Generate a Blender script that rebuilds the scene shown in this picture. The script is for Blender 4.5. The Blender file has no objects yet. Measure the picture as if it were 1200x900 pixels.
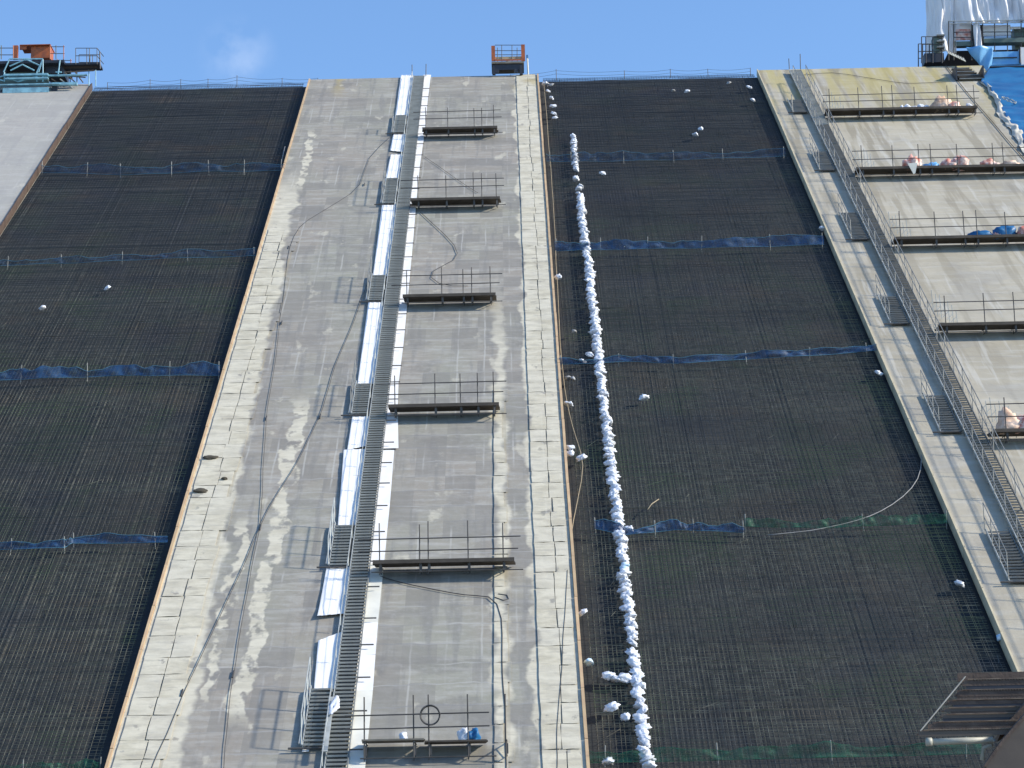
import bpy, bmesh, math, random
from math import sin, cos, radians, pi
from mathutils import Vector, Matrix, noise
random.seed(7)
scene = bpy.context.scene
COL = scene.collection

# ---------------------------------------------------------------- camera
F = 2669.0                       # focal length in pixels of a 1200 px wide picture
TH = radians(35.5)               # slope of the dam face
PITCH, ROLL = radians(13.4), radians(1.2)
CAMP = Vector((0, 0, 1.7))
FW = Vector((0, cos(PITCH), sin(PITCH)))
RT = Vector((1, 0, 0))
UP = Vector((0, -sin(PITCH), cos(PITCH)))
cx = RT * cos(ROLL) - UP * sin(ROLL)
cy = RT * sin(ROLL) + UP * cos(ROLL)
cam = bpy.data.cameras.new('camera')
cam.sensor_width = 36; cam.lens = F / 1200 * 36
cam.clip_start = 0.5; cam.clip_end = 20000
camo = bpy.data.objects.new('camera', cam); COL.objects.link(camo)
m = Matrix((cx, cy, -FW)).transposed().to_4x4(); m.translation = CAMP
camo.matrix_world = m
scene.camera = camo

# ---------------------------------------------------------------- sky, sun, exposure
SUN = (Vector((1.0, 0, 0)) * 1.6 + Vector((0, cos(TH), sin(TH))) * 0.38 + Vector((0, -sin(TH), cos(TH)))).normalized()
sun_el = math.asin(SUN.z); sun_az = math.atan2(SUN.x, SUN.y)
world = bpy.data.worlds.new('World'); scene.world = world; world.use_nodes = True
wt = world.node_tree; wt.nodes.clear()
wo = wt.nodes.new('ShaderNodeOutputWorld'); bg = wt.nodes.new('ShaderNodeBackground')
sky = wt.nodes.new('ShaderNodeTexSky'); sky.sky_type = 'NISHITA'; sky.sun_disc = False
sky.sun_elevation = sun_el; sky.sun_rotation = sun_az
sky.air_density = 1.2; sky.dust_density = 0.1; sky.ozone_density = 4.0; sky.altitude = 300
bg.inputs['Strength'].default_value = 0.137
tc = wt.nodes.new('ShaderNodeTexCoord'); mp = wt.nodes.new('ShaderNodeMapping'); mp.inputs['Scale'].default_value = (9, 9, 16)
mp.inputs['Location'].default_value = (0.35, 0.2, 0.1)
nz = wt.nodes.new('ShaderNodeTexNoise'); nz.inputs['Scale'].default_value = 1.0; nz.inputs['Detail'].default_value = 5
rp = wt.nodes.new('ShaderNodeValToRGB'); rp.color_ramp.elements[0].position = 0.56; rp.color_ramp.elements[1].position = 0.82
mx = wt.nodes.new('ShaderNodeMix'); mx.data_type = 'RGBA'; mx.inputs['B'].default_value = (6.0, 6.4, 7.0, 1)
ml = wt.nodes.new('ShaderNodeMath'); ml.operation = 'MULTIPLY'; ml.inputs[1].default_value = 0.15
L = wt.links.new
L(tc.outputs['Generated'], mp.inputs['Vector']); L(mp.outputs[0], nz.inputs['Vector'])
tn = wt.nodes.new('ShaderNodeMix'); tn.data_type = 'RGBA'; tn.blend_type = 'MULTIPLY'; tn.inputs['Factor'].default_value = 1; tn.inputs['B'].default_value = (0.90, 1.0, 1.12, 1); L(nz.outputs['Fac'], rp.inputs[0])
wd = wt.nodes.new('ShaderNodeVectorMath'); wd.operation = 'DISTANCE'; wv = FW + cx * (-322 / F) + cy * (385 / F); wd.inputs[1].default_value = wv.normalized()
wm = wt.nodes.new('ShaderNodeMapRange'); wm.inputs['From Min'].default_value = 0.020; wm.inputs['From Max'].default_value = 0.004; wm.interpolation_type = 'SMOOTHSTEP'
wn = wt.nodes.new('ShaderNodeTexNoise'); wn.inputs['Scale'].default_value = 60; wn.inputs['Detail'].default_value = 4
wr = wt.nodes.new('ShaderNodeMapRange'); wr.inputs['From Min'].default_value = 0.42; wr.inputs['From Max'].default_value = 0.7
wk = wt.nodes.new('ShaderNodeMath'); wk.operation = 'MULTIPLY'
L(tc.outputs['Generated'], wd.inputs[0]); L(wd.outputs['Value'], wm.inputs[0]); L(tc.outputs['Generated'], wn.inputs['Vector']); L(wn.outputs['Fac'], wr.inputs[0])
L(wm.outputs[0], wk.inputs[0]); L(wr.outputs[0], wk.inputs[1]); L(wk.outputs[0], ml.inputs[0]); L(ml.outputs[0], mx.inputs['Factor']); L(sky.outputs[0], tn.inputs['A']); L(tn.outputs['Result'], mx.inputs['A'])
L(mx.outputs['Result'], bg.inputs['Color']); L(bg.outputs[0], wo.inputs[0])
sl = bpy.data.lights.new('sun', 'SUN'); sl.energy = 4.1; sl.angle = radians(3.2); sl.color = (1.0, 0.90, 0.74)
so = bpy.data.objects.new('sun', sl); COL.objects.link(so)
so.rotation_euler = SUN.to_track_quat('Z', 'Y').to_euler(); so.location = (60, 0, 80)
vs = scene.view_settings
vs.view_transform = 'Standard'; vs.look = 'None'; vs.exposure = 0.55; vs.gamma = 1

# ---------------------------------------------------------------- slope frame
D = 35.6                                             # distance of the camera from the slabs' top plane
SA = Vector((0, cos(TH), sin(TH))); NN = Vector((0, -sin(TH), cos(TH)))
S0 = (D * cos(TH) - CAMP.z) / sin(TH)
O = CAMP - NN * D + SA * S0                          # toe of the slope, on the slab top plane, z = 0
def W(u, s, n=0.0): return O + Vector((u, 0, 0)) + SA * s + NN * n
def ray(px, py):
    ix, iy = (px - 600) / F, (450 - py) / F
    return FW + cx * ix + cy * iy
def pl(px, py, n=0.0):                               # picture point -> (u, s) on the slope
    v = ray(px, py); t = -(D - n) / v.dot(NN); P = CAMP + v * t
    q = P - O; return q.x, q.dot(SA)
def wy(px, py, Y):                                   # picture point -> place on the upright plane y = Y
    v = ray(px, py); return CAMP + v * ((Y - CAMP.y) / v.y)
UL, UA, UB, UC = -25.85, -12.18, 1.95, 15.75         # edges of slabs and mats
ST = 92.0                                            # crest
NB, NR = -0.50, -0.27                                # bank surface and rebar level below slab top
RSL = (TH, 0, 0)

# ---------------------------------------------------------------- materials
class N:
    def __init__(s, name, rough=0.8, metal=0.0):
        s.m = bpy.data.materials.new(name); s.m.use_nodes = True; s.t = s.m.node_tree
        s.b = s.t.nodes['Principled BSDF']; s.b.inputs['Roughness'].default_value = rough; s.b.inputs['Metallic'].default_value = metal
        s._uv = None
    def new(s, t): return s.t.nodes.new(t)
    def put(s, sock, v):
        if isinstance(v, (int, float)): sock.default_value = v
        elif isinstance(v, tuple): sock.default_value = v if len(v) == len(sock.default_value) else tuple(v) + (1,)
        else: s.t.links.new(v, sock)
    def math(s, op, a, b=0.0, c=None, clamp=False):
        n = s.new('ShaderNodeMath'); n.operation = op; n.use_clamp = clamp
        s.put(n.inputs[0], a); s.put(n.inputs[1], b)
        if c is not None: s.put(n.inputs[2], c)
        return n.outputs[0]
    def add(s, a, b): return s.math('ADD', a, b)
    def sub(s, a, b): return s.math('SUBTRACT', a, b)
    def mul(s, a, b): return s.math('MULTIPLY', a, b)
    def mx(s, a, b): return s.math('MAXIMUM', a, b)
    def sm(s, v, a, b):                              # smoothstep
        n = s.new('ShaderNodeMapRange'); n.interpolation_type = 'SMOOTHSTEP'
        s.put(n.inputs['Value'], v); s.put(n.inputs['From Min'], a); s.put(n.inputs['From Max'], b); return n.outputs[0]
    def mr(s, v, a, b, c, d):
        n = s.new('ShaderNodeMapRange'); s.put(n.inputs['Value'], v)
        for k, x in (('From Min', a), ('From Max', b), ('To Min', c), ('To Max', d)): s.put(n.inputs[k], x)
        return n.outputs[0]
    def mix(s, f, a, b):
        n = s.new('ShaderNodeMix'); n.data_type = 'RGBA'
        s.put(n.inputs['Factor'], f); s.put(n.inputs['A'], a); s.put(n.inputs['B'], b); return n.outputs['Result']
    def uv(s):                                       # metres across and up the slope, from world position
        if s._uv: return s._uv
        g = s.new('ShaderNodeNewGeometry')
        d = s.new('ShaderNodeVectorMath'); d.operation = 'SUBTRACT'; s.t.links.new(g.outputs['Position'], d.inputs[0]); d.inputs[1].default_value = O
        dt = s.new('ShaderNodeVectorMath'); dt.operation = 'DOT_PRODUCT'; s.t.links.new(d.outputs[0], dt.inputs[0]); dt.inputs[1].default_value = SA
        x = s.new('ShaderNodeSeparateXYZ'); s.t.links.new(d.outputs[0], x.inputs[0])
        s._uv = (x.outputs[0], dt.outputs['Value']); return s._uv
    def vec(s, x, y, z=0.0):
        n = s.new('ShaderNodeCombineXYZ'); s.put(n.inputs[0], x); s.put(n.inputs[1], y); s.put(n.inputs[2], z); return n.outputs[0]
    def noise(s, su, ss, detail=3, off=0.0, rough=0.55):
        u, v = s.uv(); n = s.new('ShaderNodeTexNoise'); n.inputs['Scale'].default_value = 1; n.inputs['Detail'].default_value = detail
        n.inputs['Roughness'].default_value = rough
        s.t.links.new(s.vec(s.mul(u, su), s.mul(v, ss), off), n.inputs['Vector']); return n.outputs['Fac']
    def onoise(s, sc, detail=3):
        n = s.new('ShaderNodeTexNoise'); n.inputs['Scale'].default_value = sc; n.inputs['Detail'].default_value = detail
        t = s.new('ShaderNodeTexCoord'); s.t.links.new(t.outputs['Object'], n.inputs['Vector']); return n.outputs['Fac']
    def rnd(s): return s.new('ShaderNodeObjectInfo').outputs['Random']
    def col(s, c): s.put(s.b.inputs['Base Color'], c)
    def bump(s, h, st=0.4, dist=0.05):
        n = s.new('ShaderNodeBump'); n.inputs['Strength'].default_value = st; n.inputs['Distance'].default_value = dist
        s.put(n.inputs['Height'], h); s.t.links.new(n.outputs[0], s.b.inputs['Normal'])

def simple(name, c, rough=0.7, metal=0.0, var=0.25, sc=3.0, c2=None, rv=0.0, bump=0.0):
    k = N(name, rough, metal); f = k.onoise(sc, 4)
    c2 = c2 or tuple(x * (1 - var) for x in c)
    f = k.sm(f, 0.3, 0.7)
    r = k.mix(f, c, c2)
    if rv:
        r = k.mix(k.mul(k.rnd(), rv), r, tuple(x * 0.55 for x in c))
    k.col(r)
    if bump: k.bump(k.onoise(sc * 4, 3), bump)
    return k.m

def concrete_centre(joints=False):
    k = N('jointed_slab_concrete' if joints else 'slab_concrete', 0.85); u, v = k.uv()
    big = k.noise(0.22, 0.10, 3, 1.0); streak = k.noise(0.5, 2.6, 4, 3.0); fine = k.noise(4, 4, 5, 5.0); run = k.noise(2.2, 0.16, 4, 9.0)
    c = k.mix(k.sm(big, 0.35, 0.68), (0.280, 0.254, 0.214), (0.276, 0.272, 0.222))
    c = k.mix(k.mul(k.sm(streak, 0.42, 0.72), 0.75), c, (0.38, 0.37, 0.335))
    c = k.mix(k.mul(k.sm(run, 0.50, 0.66), 0.5), c, (0.175, 0.172, 0.165))
    c = k.mix(k.mul(k.sm(k.noise(.32, .5, 4, 91.0), .54, .62), .4), c, (0.165, 0.16, 0.15))
    c = k.mix(k.mul(k.sm(fine, 0.45, 0.8), 0.35), c, (0.40, 0.40, 0.385))
    # every formed block has a tone of its own
    wn_ = k.new('ShaderNodeTexWhiteNoise'); wn_.noise_dimensions = '2D'
    k.t.links.new(k.vec(k.math('FLOOR', k.math('DIVIDE', k.add(u, .3), 1.15)), k.math('FLOOR', k.math('DIVIDE', v, 1.32))), wn_.inputs['Vector'])
    c = k.mix(k.mul(k.sm(wn_.outputs['Value'], .35, 1.), .6), c, (0.195, 0.188, 0.17))
    # faint pale lines along the lift and sheet joints
    wu = k.add(u, k.mul(k.sub(k.noise(.8, .5, 2, 4.0), 0.5), 0.12)); wv = k.add(v, k.mul(k.sub(k.noise(0.8, 0.8, 2, 14.0), 0.5), 0.5))
    def line(x, per, w):
        fr = k.math('FRACT', k.math('DIVIDE', x, per)); dd = k.math('ABSOLUTE', k.sub(fr, 0.5)); return k.sm(dd, 0.5 - w, 0.5)
    grid = k.mx(k.mul(line(wu, 1.15, .05), k.sm(k.noise(.35, .22, 3, 77.0), .47, .62)), k.mul(line(wv, 1.32, .05), k.sm(k.noise(.35, .6, 2, 57.0), .42, .6)))
    c = k.mix(k.mul(grid, 0.6), c, (0.45, 0.445, 0.41))
    c = k.mix(k.mul(k.sm(k.mul(line(wv, 1.32, .12), k.noise(.35, .6, 2, 27.0)), .3, .6), 0.5), c, (0.2, 0.2, 0.2))
    # pale lime-washed patches with uneven edges
    w1 = k.mul(k.sub(k.noise(0.5, 0.45, 4, 11.0), 0.5), 1.5)
    uw = k.add(u, w1)
    def band(a, b, w=0.13): return k.mul(k.sm(uw, k.sub(a, w), k.add(a, w)), k.sub(1.0, k.sm(uw, k.sub(b, w), k.add(b, w))))
    wide = k.mr(v, 10.0, 78.0, 2.15, 0.85)
    left = band(UA - 1.5, k.add(UA, wide)); left = k.mul(left, k.sub(1.0, k.sm(v, 66.0, 74.0)))
    right = band(UB - 1.42, UB + 1.5, 0.09)
    inner = k.mul(band(UB - 2.72, UB - 2.25), k.sub(1.0, k.sm(v, 40.0, 58.0)))
    broken = k.sm(k.noise(1.6, 1.1, 3, 21.0), 0.38, 0.5)
    mid = k.mul(k.mul(band(-8.95, -8.35, 0.05), k.mul(k.sm(v, 13.0, 15.0), k.sub(1.0, k.sm(v, 38.0, 40.5)))), broken)
    mid2 = k.mul(k.mul(band(-9.95, -9.6, 0.05), k.mul(k.sm(v, 14.0, 16.0), k.sub(1.0, k.sm(v, 27.0, 29.0)))), broken)
    pat = k.mul(k.sm(k.noise(0.9, 0.45, 5, 31.0), 0.62, 0.70), 0.6)
    topp = k.mul(k.mul(band(-11.4, -10.9, 0.05), k.sm(v, 68.0, 70.0)), k.mul(k.sub(1.0, k.sm(v, 79.0, 81.0)), broken))
    cream = k.mx(k.mx(k.mx(left, right), k.mx(inner, mid)), k.mx(k.mx(mid2, pat), topp))
    spots = k.sm(k.noise(1.3, 1.0, 4, 41.0), 0.63, 0.68)
    cream = k.mul(cream, k.sub(1.0, k.mul(spots, 0.8)))
    cc = k.mix(k.sm(k.noise(0.9, 1.9, 5, 51.0), .32, .66), (0.47, 0.43, 0.315), (0.66, 0.615, 0.475))
    cc = k.mix(k.mul(k.sm(k.noise(1.2, 4.0, 3, 61.0), .52, .64), .5), cc, (0.36, 0.335, 0.27))
    cc = k.mix(k.mul(k.rnd(), 0.35), cc, (0.62, 0.60, 0.52))
    c = k.mix(k.mul(cream, 0.82), c, cc)
    c = k.mix(k.mul(k.sub(1.0, k.sm(u, UL - .5, UL + .5)), .45), c, (0.46, 0.455, 0.44))
    if joints:                                       # brown dirt held in the joints between the facing panels
        def span(a, b): return k.mul(k.sm(u, a - .02, a + .02), k.sub(1.0, k.sm(u, b - .02, b + .02)))
        jt = k.mx(k.mul(span(UA + .13, UA + 1.6), k.sub(1.0, k.sm(v, 61.0, 61.3))), k.mx(span(UB - 1.28, UB - .12), k.mul(span(UB - 2.70, UB - 2.22), k.sub(1.0, k.sm(v, 39.5, 40.0)))))
        c = k.mix(k.mul(jt, k.mr(k.noise(1.2, 1.2, 3, 83.0), .3, .7, .15, .85)), c, (0.33, 0.30, 0.225))
    # rust run and ochre film near the crest
    och = k.mul(k.sm(v, 86.5, 91.5), k.sm(k.noise(0.8, 0.3, 3, 71.0), 0.45, 0.6))
    och = k.mul(och, k.mx(k.sm(u, 0.0, 0.8), k.mul(k.sm(u, -10.9, -10.3), k.sub(1, k.sm(u, -9.9, -8.8)))))
    c = k.mix(k.mul(och, 0.7), c, (0.38, 0.31, 0.14))
    k.col(c); k.bump(k.add(k.noise(3, 3, 5, 2.0), k.mul(streak, 0.8)), 0.5, 0.03); return k.m

def concrete_right():
    k = N('slab_concrete_pale', 0.85); u, v = k.uv()
    big = k.noise(0.3, 0.2, 3, 2.0); streak = k.noise(0.5, 2.2, 4, 6.0); fine = k.noise(4, 4, 5, 5.0); run = k.noise(1.5, 0.10, 3, 8.0)
    c = k.mix(k.sm(big, 0.35, 0.65), (0.35, 0.32, 0.25), (0.43, 0.395, 0.31))
    c = k.mix(k.mul(k.sm(streak, 0.45, 0.75), 0.5), c, (0.50, 0.49, 0.44))
    c = k.mix(k.mul(k.sm(fine, 0.45, 0.8), 0.3), c, (0.30, 0.29, 0.26))
    runs = k.mul(k.sm(run, 0.5, 0.6), k.mr(v, 30.0, 90.0, 0.15, 0.75))
    c = k.mix(runs, c, (0.22, 0.195, 0.14))
    c = k.mix(k.mul(k.sm(k.noise(.35, .35, 3, 88.), .52, .64), .35), c, (0.27, 0.265, 0.25))
    c = k.mix(k.mul(k.sm(k.noise(2.0, 0.13, 3, 18.0), 0.58, 0.66), 0.5), c, (0.52, 0.51, 0.46))
    oc = k.mul(k.sm(v, 76.0, 91.0), k.sm(k.noise(1.0, 0.12, 3, 28.0), 0.40, 0.6))
    c = k.mix(k.mul(oc, 0.75), c, (0.40, 0.34, 0.13))
    fr = k.math('FRACT', k.math('DIVIDE', k.add(v, k.mul(k.noise(.4, .4, 2, 3.), .3)), 3.9)); ln = k.sm(k.math('ABSOLUTE', k.sub(fr, 0.5)), 0.49, 0.5)
    c = k.mix(k.mul(ln, 0.5), c, (0.22, 0.21, 0.19))
    k.col(c); k.bump(k.add(k.noise(3, 3, 5, 2.0), streak), 0.5, 0.03); return k.m

def bank_mat():
    k = N('asphalt_coated_bank', 0.75)
    c = k.mix(k.sm(k.noise(0.25, 0.35, 4, 1.0), 0.35, 0.7), (0.016, 0.020, 0.023), (0.030, 0.034, 0.034))
    c = k.mix(k.mul(k.sm(k.noise(1.5, 3.0, 4, 4.0), 0.5, 0.75), 0.6), c, (0.04, 0.036, 0.03))
    k.col(c); k.bump(k.noise(2, 5, 4, 9.0), 0.6, 0.08); return k.m
def rebar_mat():
    k = N('rebar_steel', 0.6, 0.15)
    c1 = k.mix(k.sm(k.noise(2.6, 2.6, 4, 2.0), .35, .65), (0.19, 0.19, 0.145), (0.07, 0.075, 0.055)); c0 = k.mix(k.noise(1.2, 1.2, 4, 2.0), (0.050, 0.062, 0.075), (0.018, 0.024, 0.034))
    u, v = k.uv(); c = k.mix(k.sm(k.add(v, k.mul(k.noise(.3, .2, 3, 8.), 14.)), 28.0, 88.0), c1, c0)  # bars coloured darker up the slope, standing in for their unlit sides
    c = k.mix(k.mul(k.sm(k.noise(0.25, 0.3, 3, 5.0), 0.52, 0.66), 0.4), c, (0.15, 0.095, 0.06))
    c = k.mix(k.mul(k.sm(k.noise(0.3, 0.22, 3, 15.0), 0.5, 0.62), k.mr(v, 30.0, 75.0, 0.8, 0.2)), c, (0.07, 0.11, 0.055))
    c = k.mix(k.mul(k.sm(k.noise(0.2, 0.2, 3, 35.0), 0.55, 0.66), 0.5), c, (0.05, 0.055, 0.085))
    c = k.mix(k.mul(k.sm(k.noise(0.03, 0.30, 3, 65.0), 0.45, 0.6), 0.45), c, (0.03, 0.036, 0.045))
    k.col(c); return k.m
def net_mat(name, c, alpha):
    k = N(name, 0.6); k.col(k.mix(k.onoise(2.0, 3), c, tuple(x * .55 for x in c)))
    k.b.inputs['Alpha'].default_value = 1.0
    a = k.mr(k.onoise(3.0, 3), 0.35, 0.65, alpha - .2, alpha + .2); k.put(k.b.inputs['Alpha'], a); return k.m

M = {}
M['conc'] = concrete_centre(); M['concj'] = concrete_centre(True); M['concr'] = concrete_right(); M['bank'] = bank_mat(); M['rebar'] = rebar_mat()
M['side'] = simple('slab_side_concrete', (0.16, 0.13, 0.105), 0.9, sc=2)
M['soil'] = simple('gravel_ground', (0.22, 0.2, 0.17), 0.95, sc=0.8)
M['wood'] = simple('form_timber', (0.62, 0.47, 0.27), 0.75, sc=1.2, c2=(0.50, 0.33, 0.2), rv=0.45)
M['paleedge'] = simple('pale_form_edge', (0.62, 0.55, 0.38), 0.8, sc=1.2, rv=0.25)
M['galv'] = simple('weathered_galvanised_steel', (0.25, 0.26, 0.25), 0.55, 0.2, sc=2.5, var=0.35, rv=0.3)
M['tread'] = simple('stair_tread_steel', (0.40, 0.40, 0.365), 0.6, 0.15, sc=2.5, var=0.3, rv=0.45)
M['treadd'] = simple('dark_stair_steel', (0.24, 0.245, 0.235), 0.6, 0.15, sc=2.5, var=0.4, rv=0.5)
M['galvl'] = simple('pale_steel', (0.52, 0.55, 0.53), 0.5, 0.2, sc=2.5, var=0.3, rv=0.2)
M['pole'] = simple('scaffold_tube', (0.10, 0.095, 0.09), 0.6, 0.2, sc=2, var=0.4)
M['deck'] = simple('scaffold_board', (0.12, 0.10, 0.08), 0.8, sc=2, var=0.4, rv=0.5)
M['deckl'] = simple('grey_plank', (0.22, 0.20, 0.165), 0.8, sc=2, var=0.3)
M['white'] = simple('white_sheet', (0.84, 0.84, 0.83), 0.75, sc=0.8, var=0.08)
M['white2'] = simple('cream_sheet', (0.76, 0.75, 0.66), 0.5, sc=1.5, var=0.1)
M['bag'] = simple('woven_bag', (0.80, 0.83, 0.88), 0.55, sc=5, c2=(0.60, 0.67, 0.80), rv=0.3, bump=.3)
M['bagb'] = simple('pale_blue_bag', (0.35, 0.60, 0.85), 0.5, sc=5, c2=(0.75, 0.85, 0.9))
M['bagg'] = simple('grey_bag', (0.36, 0.37, 0.38), 0.6, sc=5)
M['nblue'] = net_mat('blue_netting', (0.010, 0.080, 0.22), 0.62)
M['nblue2'] = net_mat('faded_blue_netting', (0.010, 0.06, 0.15), 0.38)
M['ngreen'] = net_mat('green_netting', (0.01, 0.16, 0.085), 0.33)
M['rope'] = simple('blue_green_rope', (0.08, 0.22, 0.32), 0.7)
M['hose'] = simple('black_hose', (0.055, 0.055, 0.055), 0.6)
M['ropeb'] = simple('tan_rope', (0.36, 0.30, 0.2), 0.8)
M['ropeg'] = simple('grey_rope', (0.30, 0.30, 0.30), 0.8)
M['orange'] = simple('orange_paint', (0.50, 0.13, 0.035), 0.55, sc=4, c2=(0.30, 0.09, 0.04))
M['lblue'] = simple('pale_blue_paint', (0.30, 0.58, 0.68), 0.5, sc=3, c2=(0.18, 0.36, 0.45))
M['navy'] = simple('dark_machine_steel', (0.03, 0.035, 0.05), 0.5, sc=3)
M['bluet'] = simple('blue_tarpaulin', (0.008, 0.10, 0.28), 0.5, sc=0.8, c2=(0.012, 0.155, 0.36), bump=.3)
M['blueb'] = simple('bright_blue_tarpaulin', (0.10, 0.36, 0.75), 0.4, sc=1, c2=(0.22, 0.52, 0.85), bump=.3)
M['tent'] = simple('white_tarpaulin', (0.82, 0.82, 0.84), 0.6, sc=0.7, var=0.1, bump=.2)
M['felt'] = simple('pale_felt', (0.60, 0.57, 0.49), 0.9, sc=2, bump=.5)
M['pink'] = simple('red_white_woven_plastic', (0.58, 0.17, 0.12), 0.6, sc=3.4, c2=(0.85, 0.70, 0.62), bump=.4)
M['tan'] = simple('tan_woven_plastic', (0.62, 0.40, 0.27), 0.6, sc=2.2, c2=(0.80, 0.62, 0.5), bump=.4)
M['rust'] = simple('brown_rusty_steel', (0.075, 0.05, 0.038), 0.6, 0.1, sc=4, c2=(0.12, 0.085, 0.065), bump=.2)
M['rustl'] = simple('brown_painted_plate', (0.125, 0.10, 0.08), 0.6, 0.1, sc=1.2, c2=(0.10, 0.08, 0.066), bump=.1)
M['edgeb'] = simple('brown_edge_highlight', (0.26, 0.20, 0.14), 0.6, sc=5, c2=(0.12, 0.08, 0.06))
M['pipe'] = simple('grey_plastic_pipe', (0.42, 0.42, 0.36), 0.5, sc=3)
M['stone'] = simple('dark_stone', (0.07, 0.062, 0.045), 0.9, sc=8)
M['green'] = simple('dull_green_paint', (0.12, 0.17, 0.15), 0.6, sc=3)

# ---------------------------------------------------------------- mesh helpers
class MB:
    def __init__(s): s.v = []; s.f = []
    def box(s, c, d, R=None):
        b = len(s.v); c = Vector(c)
        for x in (-.5, .5):
            for y in (-.5, .5):
                for z in (-.5, .5):
                    q = Vector((x * d[0], y * d[1], z * d[2]))
                    if R: q = R @ q
                    s.v.append(c + q)
        for q in ((0, 1, 3, 2), (4, 6, 7, 5), (0, 4, 5, 1), (2, 3, 7, 6), (0, 2, 6, 4), (1, 5, 7, 3)): s.f.append([b + i for i in q])
        return s
    def tube(s, p, q, r=0.03, n=6):
        p = Vector(p); q = Vector(q); d = (q - p).normalized(); a = d.orthogonal().normalized(); e = d.cross(a); b = len(s.v)
        for c in (p, q):
            for i in range(n):
                t = 2 * pi * i / n; s.v.append(c + a * (r * cos(t)) + e * (r * sin(t)))
        for i in range(n): j = (i + 1) % n; s.f.append([b + i, b + j, b + n + j, b + n + i])
        s.f.append([b + i for i in range(n)][::-1]); s.f.append([b + n + i for i in range(n)]); return s
    def path(s, pts, r=0.03, n=6):
        b = len(s.v); P = [Vector(p) for p in pts]
        for i, p in enumerate(P):
            d = (P[min(i + 1, len(P) - 1)] - P[max(i - 1, 0)]).normalized()
            a = Vector((0.13, -0.31, 0.94)).cross(d)
            a = a.normalized() if a.length > 1e-3 else d.orthogonal().normalized(); e = d.cross(a)
            for k in range(n):
                t = 2 * pi * k / n; s.v.append(p + a * (r * cos(t)) + e * (r * sin(t)))
        for i in range(len(P) - 1):
            for k in range(n): j = (k + 1) % n; s.f.append([b + i * n + k, b + i * n + j, b + (i + 1) * n + j, b + (i + 1) * n + k])
        s.f.append([b + k for k in range(n)][::-1]); s.f.append([b + (len(P) - 1) * n + k for k in range(n)]); return s
    def prism(s, poly, d, thick):                     # polygon points extruded along vector d*thick
        b = len(s.v); n = len(poly); d = Vector(d) * thick
        s.v += [Vector(p) for p in poly] + [Vector(p) + d for p in poly]
        s.f.append([b + i for i in range(n)][::-1]); s.f.append([b + n + i for i in range(n)])
        for i in range(n): j = (i + 1) % n; s.f.append([b + i, b + j, b + n + j, b + n + i])
        return s
    def grid(s, fn, nu, nv, thick=None):
        b = len(s.v)
        for j in range(nv + 1):
            for i in range(nu + 1): s.v.append(Vector(fn(i / nu, j / nv)))
        for j in range(nv):
            for i in range(nu):
                a = b + j * (nu + 1) + i; s.f.append([a, a + 1, a + nu + 2, a + nu + 1])
        return s
    def mesh(s, name, smooth=False):
        me = bpy.data.meshes.new(name); me.from_pydata([tuple(v) for v in s.v], [], s.f)
        if smooth: me.polygons.foreach_set('use_smooth', [True] * len(me.polygons))
        me.update(); return me
    def build(s, name, mat, parent=None, loc=None, rot=None, smooth=False, thick=None):
        me = s.mesh(name, smooth); me.materials.append(mat)
        return link(name, me, parent, loc, rot, thick)
def link(name, me, parent=None, loc=None, rot=None, thick=None):
    o = bpy.data.objects.new(name, me); COL.objects.link(o)
    if parent: o.parent = parent
    if loc is not None: o.location = loc
    if rot is not None: o.rotation_euler = rot
    if thick: md = o.modifiers.new('thickness', 'SOLIDIFY'); md.thickness = thick
    return o
def tag(o, label=None, cat=None, group=None, kind=None):
    if label: o['label'] = label
    if cat: o['category'] = cat
    if group: o['group'] = group
    if kind: o['kind'] = kind
    return o
def empty(name, loc, rot=(0, 0, 0), **k):
    o = bpy.data.objects.new(name, None); COL.objects.link(o); o.location = loc; o.rotation_euler = rot; o.empty_display_size = .3
    return tag(o, **k)
def children(o): return [c for c in list(bpy.data.objects) if c.parent == o]
R_ = random.uniform
ORD = ['topmost', 'second from the top', 'third from the top', 'third from the bottom', 'second from the bottom', 'lowest']

# ---------------------------------------------------------------- setting
g = MB(); g.v = [Vector(p) for p in ((-3000, -3000, 0), (3000, -3000, 0), (3000, 6000, 0), (-3000, 6000, 0))]; g.f = [[0, 1, 2, 3]]
tag(g.build('ground', M['soil']), kind='structure')
ctop = W(0, ST - 0.02, NB)                            # bank crest
toe = W(0, 0, NB)
y0 = toe.y + toe.z / math.tan(TH) * -1                # where the bank meets z = 0 (slightly behind)
b = MB(); X = 75
prof = [(toe.y - 0.7, toe.z - 0.5), (ctop.y, ctop.z), (ctop.y + 12, ctop.z), (ctop.y + 12 + ctop.z * 1.4, -0.3), (toe.y + 2, -0.3)]
b.prism([(-X, y, z) for y, z in prof], (1, 0, 0), 2 * X)
tag(b.build('embankment_slope', M['bank']), kind='structure')

def slab(u0, u1, mat, label, s1=ST):
    e = empty('concrete_slab', W((u0 + u1) / 2, 0), RSL, label=label, cat='concrete slab')
    w = (u1 - u0) / 2
    k = MB().box((0, s1 / 2, NB / 2 - 0.02), (2 * w, s1, -NB - 0.04)); o = k.build('slab_body', mat, e)
    return e, w
SL, wl = slab(UL - 14, UL, M['conc'], 'pale grey concrete slab at the far left edge under the blue machine')
SC, wc = slab(UA, UB, M['concj'], 'broad grey concrete slab between the two dark rebar mats, with a stair down its middle')
SR, wr = slab(UC, UC + 14, M['concr'], 'pale beige concrete slab right of the bag row, with a railed stair on it')

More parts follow.
